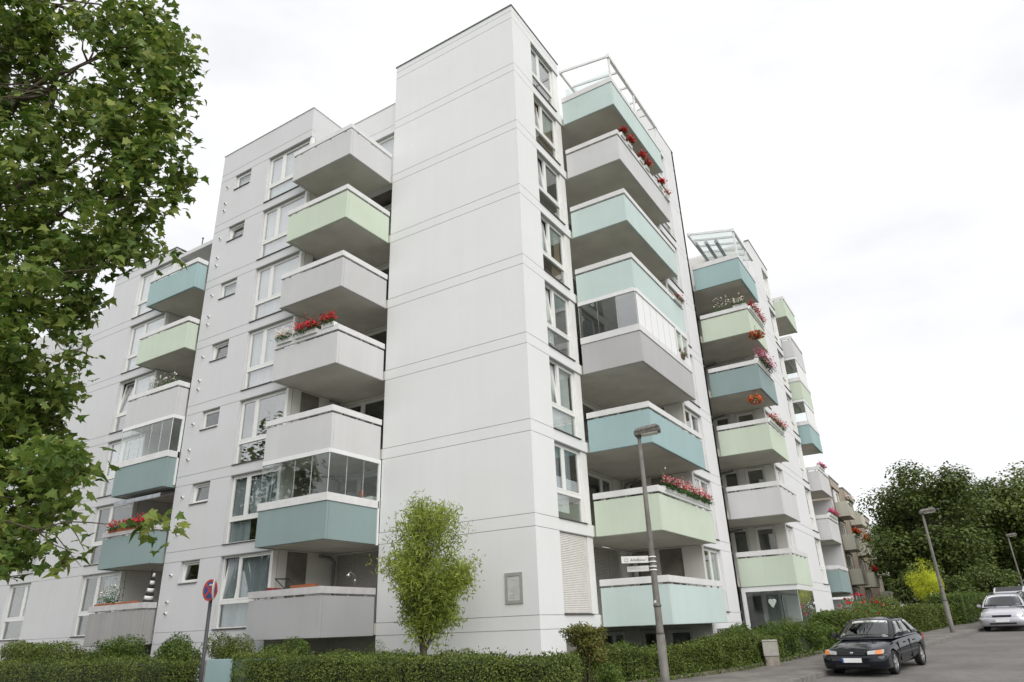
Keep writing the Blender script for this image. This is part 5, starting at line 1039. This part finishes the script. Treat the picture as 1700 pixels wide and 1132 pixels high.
t = thing('planter', 'orange brown trough along the lowest far-left balcony rail', 'planter', (-16.6, -2.1, RZ(0))); mb = MB(); mb.box(-18.3, -15.5, -2.16, -2.05, RZ(0)+.002, RZ(0)+.07); mb.build('trough', 'terracotta', t, bevel=.01)
t = thing('heart_ornament', 'white heart hanging behind the winter garden glass', 'ornament', (3.0, 14.1, .7)); mb = MB(); mb.ball((2.93, 14.0, .74), (.1, .03, .1)); mb.ball((3.07, 14.0, .74), (.1, .03, .1)); mb.hexa([(2.98, 13.97, .5), (3.02, 13.97, .5), (3.02, 14.03, .5), (2.98, 14.03, .5), (2.84, 13.97, .72), (3.16, 13.97, .72), (3.16, 14.03, .72), (2.84, 14.03, .72)]); mb.build('heart', 'plastic_white', t); mb = MB(); mb.tube([(3, 14.0, .75), (3, 14.0, Z2[0]-.02)], .006, 4); mb.build('string', 'metal_dark', t)

# ---------------------------------------------------------------- plaque, low wall, concrete post, lamps, signs
t = thing('wall_plaque', 'grey framed stone plaque on the blank tower wall right of the willow', 'plaque', (-.78, -.02, 1.1)); F = FA(0)
mb = MB(); ring(mb, F, -1.08, -.50, .69, 1.52, .001, .03, .09); mb.build('frame', 'plaque_frame', t); mb = MB(); mb.fbox(F, -.99, -.59, .001, .015, .78, 1.43); mb.build('face', 'plaque_face', t)
mb = MB()
for (a0, a1, z0, z1) in ((-.93, -.78, .90, .93), (-.79, -.76, .94, 1.25), (-.91, -.79, 1.03, 1.055), (-.69, -.66, .95, 1.2), (-.86, -.68, 1.3, 1.325), (-.91, -.70, .83, .85)): mb.fbox(F, a0, a1, .0152, .021, z0, z1)
mb.build('relief', 'plaque_relief', t)
t = thing('low_wall', 'low pale turquoise wall at the end of the tower hedge', 'wall', (-7.6, -4.3, g(-4.3))); mb = MB(); mb.box(-8.10, -5.6, -4.35, -4.1, -2, -.44); mb.build('wall_body', 'paint_blue', t, bevel=.01); mb = MB(); mb.box(-8.24, -8.10, -4.32, -2.8, -2, -.46); mb.build('return_wall', 'concrete_stained', t)
bx0, by0 = 4.40, 6.55; t = thing('concrete_post', 'stout square concrete distribution box on the pavement by the hedge', 'concrete post', (bx0, by0, g(by0))); gz = g(by0)+.10
def block(name, w0, w1, z0, z1, mat, bev):
    ca, sa = math.cos(.25), math.sin(.25); q = lambda a, b, z: (bx0+ca*a-sa*b, by0+sa*a+ca*b, z)
    mb = MB(); mb.hexa([q(-w0, -w0, z0), q(w0, -w0, z0), q(w0, w0, z0), q(-w0, w0, z0), q(-w1, -w1, z1), q(w1, -w1, z1), q(w1, w1, z1), q(-w1, w1, z1)]); mb.build(name, mat, t, bevel=bev)
block('base', .205, .205, gz-.1, gz+.26, 'concrete_stained', .012); block('body', .225, .225, gz+.261, gz+.68, 'concrete', .015); block('cap', .235, .225, gz+.681, gz+.72, 'concrete', .01)

def lamp(label, x, y, z, h, ang, s=1.0):
    t = thing('street_lamp', label, 'street lamp', (x, y, z), 'street lamps along the pavement'); ca, sa = math.cos(ang), math.sin(ang)
    mb = MB(); mb.tube([(x, y, z-.3), (x, y, z+.02), (x, y, z+1.3)], [.105, .102, .098], 16); mb.tube([(x, y, z+1.302), (x, y, z+1.36), (x, y, z+h*.62), (x, y, z+h-.16)], [.10, .085, .062, .045], 16); mb.build('pole', 'lamp_pole', t)
    mb = MB(); mb.tube([(x, y, z+1.9), (x, y, z+1.96)], .094, 14); mb.build('collar', 'lamp_pole', t)
    def P(a, b, zz): return (x+ca*a-sa*b, y+sa*a+ca*b, z+h+zz)
    mb = MB(); a0, a1, w0, w1 = -.10, .56, .14, .19
    lo = [P(a0, -w0*.8, -.12), P(a1*.98, -w1*.85, -.05), P(a1*.98, w1*.85, -.05), P(a0, w0*.8, -.12)]; mi_ = [P(a0-.02, -w0, -.02), P(a1, -w1, .06), P(a1, w1, .06), P(a0-.02, w0, -.02)]; hi = [P(a0+.05, -w0*.7, .08), P(a1-.10, -w1*.75, .14), P(a1-.10, w1*.75, .14), P(a0+.05, w0*.7, .08)]
    mb.hexa(lo+mi_); mb.hexa(mi_+hi); mb.build('lamp_head', 'lamp_head', t, bevel=.012)
    mb = MB(); mb.hexa([P(.08, -.12, -.115), P(.48, -.13, -.085), P(.48, .13, -.085), P(.08, .12, -.115), P(.06, -.13, -.095), P(.5, -.145, -.055), P(.5, .145, -.055), P(.06, .13, -.095)]); mb.build('lens', 'lamp_lens', t)
    mb = MB(); mb.tube([(x, y, z+h-.17), (x, y, z+h-.06)], [.058, .065], 12); mb.build('bracket', 'lamp_pole', t)
    return t
l1x, l1y = 3.78, -1.0
lamp('nearest street lamp carrying two street name signs', l1x, l1y, g(l1y)+.1, 6.12, .25)
lamp('middle street lamp beside the yellow green shrub', 8.93, 20.6, g(20.6)+.1, 5.22, .25)
lamp('far street lamp at the right edge before the trees', 13.06, 45.1, g(45.1)+.1, 4.95, .25)
# street name plates on the near lamp, printing too worn to read
def name_sign(label, z, L, h, dirx, diry):
    t = thing('street_sign', label, 'street sign', (l1x, l1y, z)); d = Vector((dirx, diry, 0)).normalized(); n_ = Vector((d.y, -d.x, 0))
    if n_.dot(Vector((CAM_P[0]-l1x, CAM_P[1]-l1y, 0))) < 0: n_ = -n_
    o = Vector((l1x, l1y, z))+d*.10
    def q(a, dd, zz): v = o+d*a+n_*dd; return (v.x, v.y, v.z+zz)
    mb = MB(); mb.hexa([q(0, -.02, 0), q(L, -.02, 0), q(L, .012, 0), q(0, .012, 0), q(0, -.02, h), q(L, -.02, h), q(L, .012, h), q(0, .012, h)]); mb.build('plate', 'sign_white', t, bevel=.004)
    mb = MB()
    for zz in (.02, h-.03): mb.tube([(l1x, l1y, z+zz-.014), (l1x, l1y, z+zz+.014)], .092, 12)
    mb.build('clamp', 'metal_white', t); return t, q
ddx, ddy = -.80, -.60
t, q = name_sign('upper white street name plate with worn dark print on the near lamp', .84+.55, .66, .16, ddx, ddy)
mb = MB(); rr = random.Random(2)
def glyph(a0, a1, z0, z1): mb.hexa([q(a0, .0122, z0), q(a1, .0122, z0), q(a1, .0135, z0), q(a0, .0135, z0), q(a0, .0122, z1), q(a1, .0122, z1), q(a1, .0135, z1), q(a0, .0135, z1)])
for i in range(13):
    a = .09+i*.028; glyph(a, a+.016, .045, .045+rr.choice((.035, .04, .06)))
glyph(.50, .507, .04, .105); glyph(.585, .592, .04, .105); glyph(.507, .585, .098, .105); glyph(.507, .585, .04, .047); glyph(.05, .058, .06, .12); mb.build('print', 'sign_ink', t)
t, q = name_sign('lower grey street name plate under the white one on the near lamp', .70+.50, .52, .13, -.92, -.38)
mb = MB()
for i in range(12): a = .07+i*.034; glyph(a, a+.018, .05, .05+rr.choice((.03, .035, .045)))
mb.build('print', 'plaque_relief', t)
stk = MB(); stk.box(l1x-.02, l1x+.025, l1y-.108, l1y-.101, .48, .54); o = stk.build('sticker', 'sticker'); tag(o, 'small white sticker on the pole of the near street lamp', 'sticker')
# no stopping sign seen from the side
sx, sy = -3.03, -8.10
t = thing('traffic_sign', 'round blue and red no stopping sign on a dark pole before the left hedge', 'traffic sign', (sx, sy, -1.6))
mb = MB(); mb.tube([(sx, sy, -1.8), (sx, sy, .80)], .036, 12); mb.build('pole', 'sign_pole', t)
nv = Vector((.08, -.997, 0)).normalized(); c0 = Vector((sx, sy, .98))+nv*.045; a_ = Vector((-nv.y, nv.x, 0)); up = Vector((0, 0, 1))
def dsk(name, off, r, mat, th=.004, r_in=0, n=40):
    mb = MB(); c = c0+nv*off; ring_ = lambda rad, o_: [c+nv*o_+(a_*math.cos(2*math.pi*k/n)+up*math.sin(2*math.pi*k/n))*rad for k in range(n)]
    f = ring_(r, th); b_ = ring_(r, 0)
    for k in range(n): mb.poly([b_[k], b_[(k+1) % n], f[(k+1) % n], f[k]])
    mb.poly(f); mb.poly(list(reversed(b_))); return mb.build(name, mat, t)
dsk('sign_back', -.012, .212, 'chrome', .010); dsk('red_ring', 0, .21, 'sign_red', .003); dsk('blue_field', .0035, .165, 'sign_blue', .002)
for s in (1, -1):
    mb = MB(); c = c0+nv*.006; e = (a_*s+up).normalized()*.17; w_ = (a_*s-up).normalized()*.022
    mb.hexa([c-e-w_, c-e+w_, c+e+w_, c+e-w_, c-e-w_+nv*(.002+.001*s), c-e+w_+nv*(.002+.001*s), c+e+w_+nv*(.002+.001*s), c+e-w_+nv*(.002+.001*s)]); mb.build('cross_bar', 'sign_red', t)
mb = MB(); c = c0+nv*.0098+a_*0+up*.10; mb.hexa([c-a_*.025-up*.018, c+a_*.07-up*.018, c+a_*.07+up*.018, c-a_*.025+up*.018, c-a_*.025-up*.018+nv*.001, c+a_*.07-up*.018+nv*.001, c+a_*.07+up*.018+nv*.001, c-a_*.025+up*.018+nv*.001]); mb.build('arrow_shaft', 'sign_white', t)
keep_ = (c0.copy(), nv.copy(), a_.copy()); nv = Vector((.738, .674, 0)); a_ = Vector((-nv.y, nv.x, 0)); c0 = Vector((sx+.115, sy-.03, .99)); dsk('second_sign_back', 0, .205, 'sign_white', .012); c0, nv, a_ = keep_
mb = MB(); c = c0-nv*.02
for zz in (-.1, .1): mb.box(sx-.05, sx+.05, sy-.045, sy+.045, .98+zz-.015, .98+zz+.015)
mb.build('clamp', 'metal_dark', t)

# ---------------------------------------------------------------- cars
plain('car_dark', (.005, .007, .012), .07, noise=.05, coat=0, spec=.5); plain('car_silver', (.52, .51, .56), .28, metal=.55, noise=.03, coat=1.0); plain('car_red', (.42, .02, .02), .3, coat=1.0)
plain('car_trim', (.012, .012, .013), .5); plain('tyre', (.018, .018, .018), .85); plain('rim', (.55, .55, .56), .3, metal=.8); plain('plate_white', (.85, .85, .85), .4); plain('plate_blue', (.02, .09, .45), .4)
plain('car_grey_bumper', (.10, .10, .13), .5); plain('lamp_clear', (.48, .48, .47), .12, spec=.8); plain('lamp_orange', (.72, .22, .05), .2, spec=.7); plain('lamp_red', (.4, .02, .02), .2); plain('seat_dark', (.03, .03, .035), .8)
glass('car_glass', tint=(.22, .26, .25), refl=1.6, base=.03)
def car(label, cat, loc, rotz, tilt, paint, st, cabin, axles, wheel_r, grille, estate=False, bumper=None, trunk_open=False):
    """local frame: x forward, y to the car's left, z up. st = stations (x, half width, z bottom, z shoulder, z top edge, z centre)"""
    t = thing('parked_car', label, cat, loc, world=False, rotz=rotz); t.rotation_euler = (0, tilt, rotz)
    mb = MB(); rings = []
    for (x, w_, zb, zs, zt, zc) in st:
        rings.append([(x, 0, zb), (x, w_*.80, zb), (x, w_*.95, zb+.07), (x, w_, zb+(zs-zb)*.42), (x, w_*.995, zb+(zs-zb)*.72), (x, w_*.97, zs), (x, w_*.90, zt), (x, w_*.55, zt+(zc-zt)*.8), (x, 0, zc)])
    n = len(rings[0])
    for r_ in rings: mb.v += r_+[(a, -b, c) for a, b, c in r_[-2:0:-1]]
    m_ = 2*n-2
    for i in range(len(rings)-1):
        for k in range(m_):
            k2 = (k+1) % m_; mb.f.append((i*m_+k, i*m_+k2, (i+1)*m_+k2, (i+1)*m_+k)); mb.m.append(0); mb.sm.append(True)
    mb.f.append(tuple(range(m_))[::-1]); mb.m.append(0); mb.sm.append(False); e = (len(rings)-1)*m_; mb.f.append(tuple(e+k for k in range(m_))); mb.m.append(0); mb.sm.append(False)
    me = mb.mesh('car_body'); bm_ = bmesh.new(); bm_.from_mesh(me); bmesh.ops.recalc_face_normals(bm_, faces=bm_.faces); bm_.to_mesh(me); bm_.free()
    tmp = bpy.data.objects.new('tmp_body', me); COL.objects.link(tmp); W_ = max(s[1] for s in st)
    cm = MB()
    for ax_ in axles: cm.tube([(ax_, -W_-.2, wheel_r), (ax_, -W_+.28, wheel_r)], wheel_r+.055, 28); cm.tube([(ax_, W_-.28, wheel_r), (ax_, W_+.2, wheel_r)], wheel_r+.055, 28)
    cme = cm.mesh('cut'); b2 = bmesh.new(); b2.from_mesh(cme); bmesh.ops.recalc_face_normals(b2, faces=b2.faces); b2.to_mesh(cme); b2.free()
    cut = bpy.data.objects.new('tmp_cut', cme); COL.objects.link(cut)
    sub = tmp.modifiers.new('s', 'SUBSURF'); sub.levels = 1; sub.render_levels = 1
    bo = tmp.modifiers.new('b', 'BOOLEAN'); bo.object = cut; bo.operation = 'DIFFERENCE'; bo.solver = 'EXACT'
    dg = bpy.context.evaluated_depsgraph_get(); dg.update(); body_me = bpy.data.meshes.new_from_object(tmp.evaluated_get(dg))
    bpy.data.objects.remove(tmp); bpy.data.objects.remove(cut); body_me.name = 'body'
    body_me.materials.clear(); body = link('body', body_me, [paint], t)
    try: body_me.set_sharp_from_angle(angle=R(38))
    except Exception: pass
    # cabin: base outline at the belt, roof outline above
    (xb0, xb1, wb, zb_), (xr0, xr1, wr, zr) = cabin      # rear/front x at belt, half width, z ; rear/front x at roof, half width, z
    def cab(u, v, s):      # side panel: u 0 rear..1 front, v 0 belt..1 roof, s = side
        xa = xb0+(xr0-xb0)*v; xc = xb1+(xr1-xb1)*v; w_ = wb+(wr-wb)*v+.035*math.sin(v*math.pi); return Vector((xa+(xc-xa)*u, s*w_, zb_+(zr-zb_)*v))
    cb = MB(); N_ = 6
    for s in (1, -1):
        for i in range(N_):
            for j in range(8):
                q_ = [cab(j/8, i/N_, s), cab((j+1)/8, i/N_, s), cab((j+1)/8, (i+1)/N_, s), cab(j/8, (i+1)/N_, s)]; cb.poly(q_ if s < 0 else q_[::-1], 0, True)
    for u, flip in ((0, 1), (1, 0)):
        for i in range(N_):
            for j in range(8):
                def e_(jj, vv): a = cab(u, vv, -1); b = cab(u, vv, 1); p_ = a.lerp(b, jj/8); q1_ = 1-(2*jj/8-1)**2; p_.x += (.07 if u else -.05)*q1_; p_.z += .045*q1_*vv; return p_
                q_ = [e_(j, i/N_), e_(j+1, i/N_), e_(j+1, (i+1)/N_), e_(j, (i+1)/N_)]; cb.poly(q_ if flip == 0 else q_[::-1], 0, True)
    top_n = 10
    def rf(j, i):
        a = cab(i/10, 1, -1); b = cab(i/10, 1, 1); p_ = a.lerp(b, j/8); bul = (1-(2*j/8-1)**2); p_.z += .045*bul+.03*math.sin(i/10*math.pi)*bul
        if i == 10: p_.x += .07*bul
        if i == 0: p_.x -= .05*bul
        return p_
    for i in range(10):
        for j in range(8): cb.poly([rf(j, i), rf(j, i+1), rf(j+1, i+1), rf(j+1, i)][::-1], 0, True)
    me2 = cb.mesh('roof'); b3_ = bmesh.new(); b3_.from_mesh(me2); bmesh.ops.remove_doubles(b3_, verts=b3_.verts, dist=.003); bmesh.ops.recalc_face_normals(b3_, faces=b3_.faces); b3_.to_mesh(me2); b3_.free(); link('roof', me2, [paint], t)
    def patch(name, pts_fn, mat, off, nu=6, nv_=5, rim_w=0):
        pm = MB()
        for i in range(nu):
            for j in range(nv_): pm.poly([pts_fn(i/nu, j/nv_), pts_fn((i+1)/nu, j/nv_), pts_fn((i+1)/nu, (j+1)/nv_), pts_fn(i/nu, (j+1)/nv_)], 0, True)
        mm = pm.mesh(name); bb = bmesh.new(); bb.from_mesh(mm); bmesh.ops.remove_doubles(bb, verts=bb.verts, dist=.0005); geo = bmesh.ops.solidify(bb, geom=bb.faces[:], thickness=.006); bb.to_mesh(mm); bb.free(); return link(name, mm, mat, t)
    def ws(u, v, front=True, mg=.07, off=.012):
        vv = .06+.88*v; uu = mg+(1-2*mg)*u; k = 1 if front else 0; a = cab(k, vv, -1); b = cab(k, vv, 1); p_ = a.lerp(b, uu); q1_ = 1-(2*uu-1)**2; p_.x += ((.07 if front else -.05)*q1_)+(off if front else -off); p_.z += off*.6+.045*q1_*vv; return p_
    patch('windscreen_seal', lambda u, v: ws(u, v, True, .045, .006), 'car_trim', 0); patch('windscreen', lambda u, v: ws(u, .03+.94*v, True, .07, .014), 'car_glass', 0)
    patch('rear_window', lambda u, v: ws(u, v, False), 'car_glass', 0)
    wins = [(.06, .30), (.33, .64), (.67, .93)] if not estate else [(.05, .30), (.33, .62), (.65, .94)]
    for s in (1, -1):
        patch('side_seal', lambda u, v: cab(.035+.93*u, .08+.84*v, s)+Vector((0, s*.006, 0)), 'car_trim', 0, 8, 4)
        for (u0, u1) in wins:
            patch('side_window', lambda u, v: cab(u0+(u1-u0)*u, .12+.76*v, s)+Vector((0, s*.013, 0)), 'car_glass', 0, 4, 4)
    # wheels
    for ax_ in axles:
        for s in (1, -1):
            yw = s*(W_-.105); wm = MB(); prof = [(-.10, .72), (-.10, .93), (-.075, 1.0), (.075, 1.0), (.10, .93), (.10, .72)]; nn = 28; base = 0
            for (dy, rr_) in prof:
                for k in range(nn): an = 2*math.pi*k/nn; wm.v.append((ax_+math.cos(an)*wheel_r*rr_, yw+dy, wheel_r+math.sin(an)*wheel_r*rr_))
            for i in range(len(prof)-1):
                for k in range(nn): k2 = (k+1) % nn; wm.f.append((i*nn+k, i*nn+k2, (i+1)*nn+k2, (i+1)*nn+k)); wm.m.append(0); wm.sm.append(False)
            wh = wm.build('wheel', 'tyre', t); rm_ = MB(); yo = yw+s*.06
            rm_.tube([(ax_, yo-.05*s, wheel_r), (ax_, yo, wheel_r)], wheel_r*.70, 24); rm_.build('wheel_well', 'car_trim', wh)
            rm_ = MB()
            for k in range(5):
                an = 2*math.pi*k/5+.3; d_ = Vector((math.cos(an), 0, math.sin(an))); p_ = Vector((-d_.z, 0, d_.x)); c_ = Vector((ax_, yo+s*.006, wheel_r)); r1 = wheel_r*.68
                rm_.hexa([c_-p_*.055, c_+p_*.055, c_+d_*r1+p_*.04, c_+d_*r1-p_*.04]+[v_+Vector((0, s*.02, 0)) for v_ in (c_-p_*.055, c_+p_*.055, c_+d_*r1+p_*.04, c_+d_*r1-p_*.04)])
            rr0 = [Vector((ax_+math.cos(2*math.pi*k/24)*wheel_r*.72, yo+s*.004, wheel_r+math.sin(2*math.pi*k/24)*wheel_r*.72)) for k in range(25)]; rm_.tube(rr0, .014, 6, cap=False); rm_.tube([(ax_, yo, wheel_r), (ax_, yo+s*.032, wheel_r)], wheel_r*.16, 12); rm_.build('rim', 'rim', wh)
    return t, cab
# dark saloon
D_ST = [(2.20, .62, .30, .52, .60, .62), (2.14, .74, .22, .56, .66, .68), (1.95, .82, .18, .60, .72, .745), (1.45, .85, .17, .68, .80, .83), (.95, .855, .17, .76, .87, .90), (.3, .855, .17, .80, .90, .93), (-.6, .855, .17, .82, .91, .93), (-1.4, .85, .18, .84, .93, .96), (-1.85, .83, .20, .84, .95, .99), (-2.10, .76, .26, .80, .92, .96), (-2.17, .66, .34, .70, .84, .86)]
CX, CY = 7.44, 6.4; HD = math.atan2(-1, -.205)      # heading down the street towards the camera
dx_, dy_ = math.cos(HD), math.sin(HD)
tiltD = -.0286
cd, cabf = car('dark blue black saloon parked at the kerb facing the camera', 'car', (CX, CY, g(CY)), HD, .036, 'car_dark', D_ST, ((-1.75, 1.05, .79, .89), (-.95, .22, .60, 1.36)), (1.33, -1.25), .30, None)
cd.scale = (.95, .95, .95)
def part(name, mb, mat, p, bevel=0): return mb.build(name, mat, p, bevel)
def hx(x0, x1, y0, y1, z0, z1): m_ = MB(); m_.box(x0, x1, y0, y1, z0, z1); return m_
for s in (1, -1):
    hl = MB(); hl.hexa([(2.02, s*.42, .560), (2.250, s*.42, .560), (2.122, s*.775, .575), (1.86, s*.775, .575), (2.00, s*.42, .650), (2.215, s*.42, .650), (2.085, s*.765, .68), (1.84, s*.765, .68)]); part('headlight', hl, 'lamp_clear', cd, .012)
    il = MB(); il.hexa([(1.95, s*.63, .57), (2.190, s*.63, .57), (2.140, s*.77, .575), (1.9, s*.77, .575), (1.94, s*.63, .665), (2.150, s*.63, .665), (2.095, s*.76, .68), (1.88, s*.76, .68)]); part('indicator', il, 'lamp_orange', cd)
    m_ = MB(); m_.hexa([(.62, s*.86, .93), (.80, s*.86, .93), (.78, s*1.02, .95), (.64, s*1.02, .95), (.62, s*.86, 1.05), (.76, s*.86, 1.05), (.74, s*1.02, 1.05), (.64, s*1.02, 1.05)]); part('wing_mirror', m_, 'car_dark', cd, .025)
    for x_ in (.15, -.78): part('door_handle', hx(x_-.09, x_+.09, s*.842-.012, s*.842+.02, .735, .765), 'car_trim', cd, .008)
    part('rub_strip', hx(-1.0, 1.0, s*.86-.015, s*.86+.012, .475, .515), 'car_dark', cd, .006)
    for x_ in (.78, -.30): part('door_gap', hx(x_-.004, x_+.004, s*.845-.02, s*.845+.012, .30, .80), 'car_trim', cd)
    part('tail_lamp', hx(-2.14, -2.0, s*.66-.1, s*.66+.1, .68, .84), 'lamp_red', cd, .01)
m_ = MB(); m_.hexa([(2.08, -.36, .555), (2.25, -.36, .555), (2.25, .36, .555), (2.08, .36, .555), (2.06, -.36, .655), (2.215, -.36, .655), (2.215, .36, .655), (2.06, .36, .655)]); part('grille', m_, 'car_trim', cd)
m_ = MB(); m_.ball((2.238, 0, .61), (.014, .055, .03), 12, 6); part('emblem', m_, 'chrome', cd)
def bumper(p, W2, xc, z0, z1, mat, ret=.32):
    prof = [(-.07, z0), (-.015, z0+(z1-z0)*.15), (0, z0+(z1-z0)*.45), (-.005, z0+(z1-z0)*.75), (-.03, z0+(z1-z0)*.92), (-.09, z1)]
    arc = []
    for i in range(17):
        t = -1+i/8; arc.append((xc-.02*t*t-.20*abs(t)**5, W2*math.sin(t*1.25)/math.sin(1.25)))
    arc = [(arc[0][0]-ret, -W2*1.005)]+arc+[(arc[-1][0]-ret, W2*1.005)]
    mb = MB()
    for i in range(len(arc)-1):
        for k in range(len(prof)-1):
            q = [(arc[i][0]+prof[k][0], arc[i][1], prof[k][1]), (arc[i+1][0]+prof[k][0], arc[i+1][1], prof[k][1]), (arc[i+1][0]+prof[k+1][0], arc[i+1][1], prof[k+1][1]), (arc[i][0]+prof[k+1][0], arc[i][1], prof[k+1][1])]
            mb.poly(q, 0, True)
    me_ = mb.mesh('bumper'); bb = bmesh.new(); bb.from_mesh(me_); bmesh.ops.remove_doubles(bb, verts=bb.verts, dist=.001); bmesh.ops.solidify(bb, geom=bb.faces[:], thickness=-.03); bmesh.ops.recalc_face_normals(bb, faces=bb.faces); bb.to_mesh(me_); bb.free(); return link('bumper', me_, mat, p)
bumper(cd, .845, 2.285, .22, .535, 'car_dark')
part('air_intake', hx(2.2, 2.318, -.45, .45, .275, .325), 'car_trim', cd)
plt = part('number_plate', hx(2.30, 2.335, -.26, .26, .375, .485), 'plate_white', cd); part('plate_band', hx(2.3355, 2.338, -.262, -.215, .377, .483), 'plate_blue', cd)
for y_ in (-.35, .25): m_ = MB(); m_.tube([(1.02, y_, .93), (.92, y_+.52, 1.0)], .010, 6); part('wiper', m_, 'car_trim', cd)
m_ = MB(); m_.box(-.7, .3, -.55, .55, .6, .92); part('seats', m_, 'seat_dark', cd)
part('sticker', hx(.945, .95, -.60, -.53, 1.0, 1.05), 'lamp_clear', cd)
# silver estate with its tailgate open
S_ST = [(2.28, .64, .32, .56, .64, .66), (2.20, .77, .24, .62, .73, .76), (1.95, .86, .20, .68, .80, .84), (1.40, .89, .19, .78, .90, .95), (.95, .895, .19, .86, .96, 1.0), (.2, .895, .19, .89, .98, 1.0), (-.8, .895, .19, .91, .99, 1.0), (-1.8, .885, .20, .92, 1.0, 1.02), (-2.3, .86, .24, .90, 1.0, 1.02), (-2.42, .78, .32, .80, .96, .98)]
SX, SY = 11.25, 24.3
cs, cab2 = car('silver estate car with raised tailgate parked ahead at the kerb', 'car', (SX, SY, g(SY)), HD+.05, .036, 'car_silver', S_ST, ((-2.30, 1.05, .84, .98), (-2.0, .35, .63, 1.46)), (1.42, -1.33), .32, None, True)
for s in (1, -1):
    hl = MB(); hl.hexa([(2.05, s*.42, .60), (2.29, s*.42, .60), (2.13, s*.81, .63), (1.86, s*.81, .63), (1.98, s*.42, .74), (2.21, s*.42, .74), (2.02, s*.79, .81), (1.78, s*.79, .81)]); part('headlight', hl, 'lamp_clear', cs, .015)
    m_ = MB(); m_.hexa([(.66, s*.90, .98), (.84, s*.90, .98), (.82, s*1.07, 1.0), (.68, s*1.07, 1.0), (.66, s*.90, 1.11), (.80, s*.90, 1.11), (.78, s*1.07, 1.11), (.68, s*1.07, 1.11)]); part('wing_mirror', m_, 'car_silver', cs, .025)
    m_ = MB(); m_.tube([(-1.7, s*.60, 1.53), (-1.6, s*.60, 1.56), (.1, s*.60, 1.56), (.25, s*.60, 1.51)], .018, 6); part('roof_rail', m_, 'car_trim', cs)
    part('bumper_strip', hx(1.98, 2.16, s*.62-.17, s*.62+.17, .52, .56), 'car_grey_bumper', cs, .006)
    for x_ in (.15, -.85): part('door_handle', hx(x_-.09, x_+.09, s*.882-.012, s*.882+.02, .80, .83), 'car_silver', cs, .008)
m_ = MB(); m_.hexa([(2.1, -.36, .60), (2.30, -.36, .60), (2.30, .36, .60), (2.1, .36, .60), (2.05, -.40, .70), (2.25, -.40, .70), (2.25, .40, .70), (2.05, .40, .70)]); part('grille', m_, 'car_trim', cs, .02)
m_ = MB(); m_.ball((2.25, 0, .65), (.014, .09, .035), 12, 6); part('emblem', m_, 'chrome', cs)
bumper(cs, .885, 2.335, .24, .58, 'car_silver'); part('air_intake', hx(2.25, 2.368, -.5, .5, .30, .37), 'car_trim', cs)
part('number_plate', hx(2.34, 2.385, -.26, .26, .40, .51), 'plate_white', cs)
for y_ in (-.35, .25): m_ = MB(); m_.tube([(1.09, y_, 1.0), (.98, y_+.55, 1.08)], .010, 6); part('wiper', m_, 'car_trim', cs)
m_ = MB(); m_.hexa([(-2.0, -.64, 1.50), (-2.0, .64, 1.50), (-2.75, .66, 1.72), (-2.75, -.66, 1.72), (-2.03, -.64, 1.56), (-2.03, .64, 1.56), (-2.78, .66, 1.78), (-2.78, -.66, 1.78)]); m_.hexa([(-2.75, -.66, 1.72), (-2.75, .66, 1.72), (-3.02, .58, 1.66), (-3.02, -.58, 1.66), (-2.78, -.66, 1.78), (-2.78, .66, 1.78), (-3.06, .58, 1.72), (-3.06, -.58, 1.72)]); part('tailgate', m_, 'car_silver', cs, .02)
m_ = MB(); m_.hexa([(-2.12, -.56, 1.57), (-2.12, .56, 1.57), (-2.70, .58, 1.745), (-2.70, -.58, 1.745), (-2.13, -.56, 1.60), (-2.13, .56, 1.60), (-2.71, .58, 1.775), (-2.71, -.58, 1.775)]); _ = MB(); _.hexa([(-2.06, -.52, 1.497), (-2.06, .52, 1.497), (-2.68, .54, 1.893), (-2.68, -.54, 1.893), (-2.05, -.52, 1.51), (-2.05, .52, 1.51), (-2.67, .54, 1.905), (-2.67, -.54, 1.905)]); part('tailgate_window', m_, 'car_trim', cs)
# red car behind the silver one
R_ST = [(2.1, .64, .32, .56, .64, .66), (2.02, .77, .24, .62, .73, .76), (1.8, .84, .20, .68, .80, .84), (1.30, .86, .19, .78, .90, .95), (.85, .865, .19, .86, .96, 1.0), (-.8, .865, .19, .91, .99, 1.0), (-1.6, .85, .20, .92, 1.0, 1.02), (-1.95, .80, .30, .90, 1.0, 1.0)]
crd, cab3 = car('red car parked behind the silver estate at the picture edge', 'car', (13.2, 30.4, g(30.4)), HD+.05, .036, 'car_red', R_ST, ((-1.9, .95, .82, .98), (-1.6, .3, .62, 1.62)), (1.25, -1.2), .31, None)
for s in (1, -1): m_ = MB(); m_.hexa([(1.9, s*.40, .60), (2.06, s*.40, .60), (1.9, s*.78, .63), (1.7, s*.78, .63), (1.85, s*.40, .74), (2.0, s*.40, .74), (1.8, s*.76, .80), (1.62, s*.76, .80)]); part('headlight', m_, 'lamp_clear', crd, .015)
part('number_plate', hx(2.10, 2.115, -.26, .26, .40, .51), 'plate_white', crd)
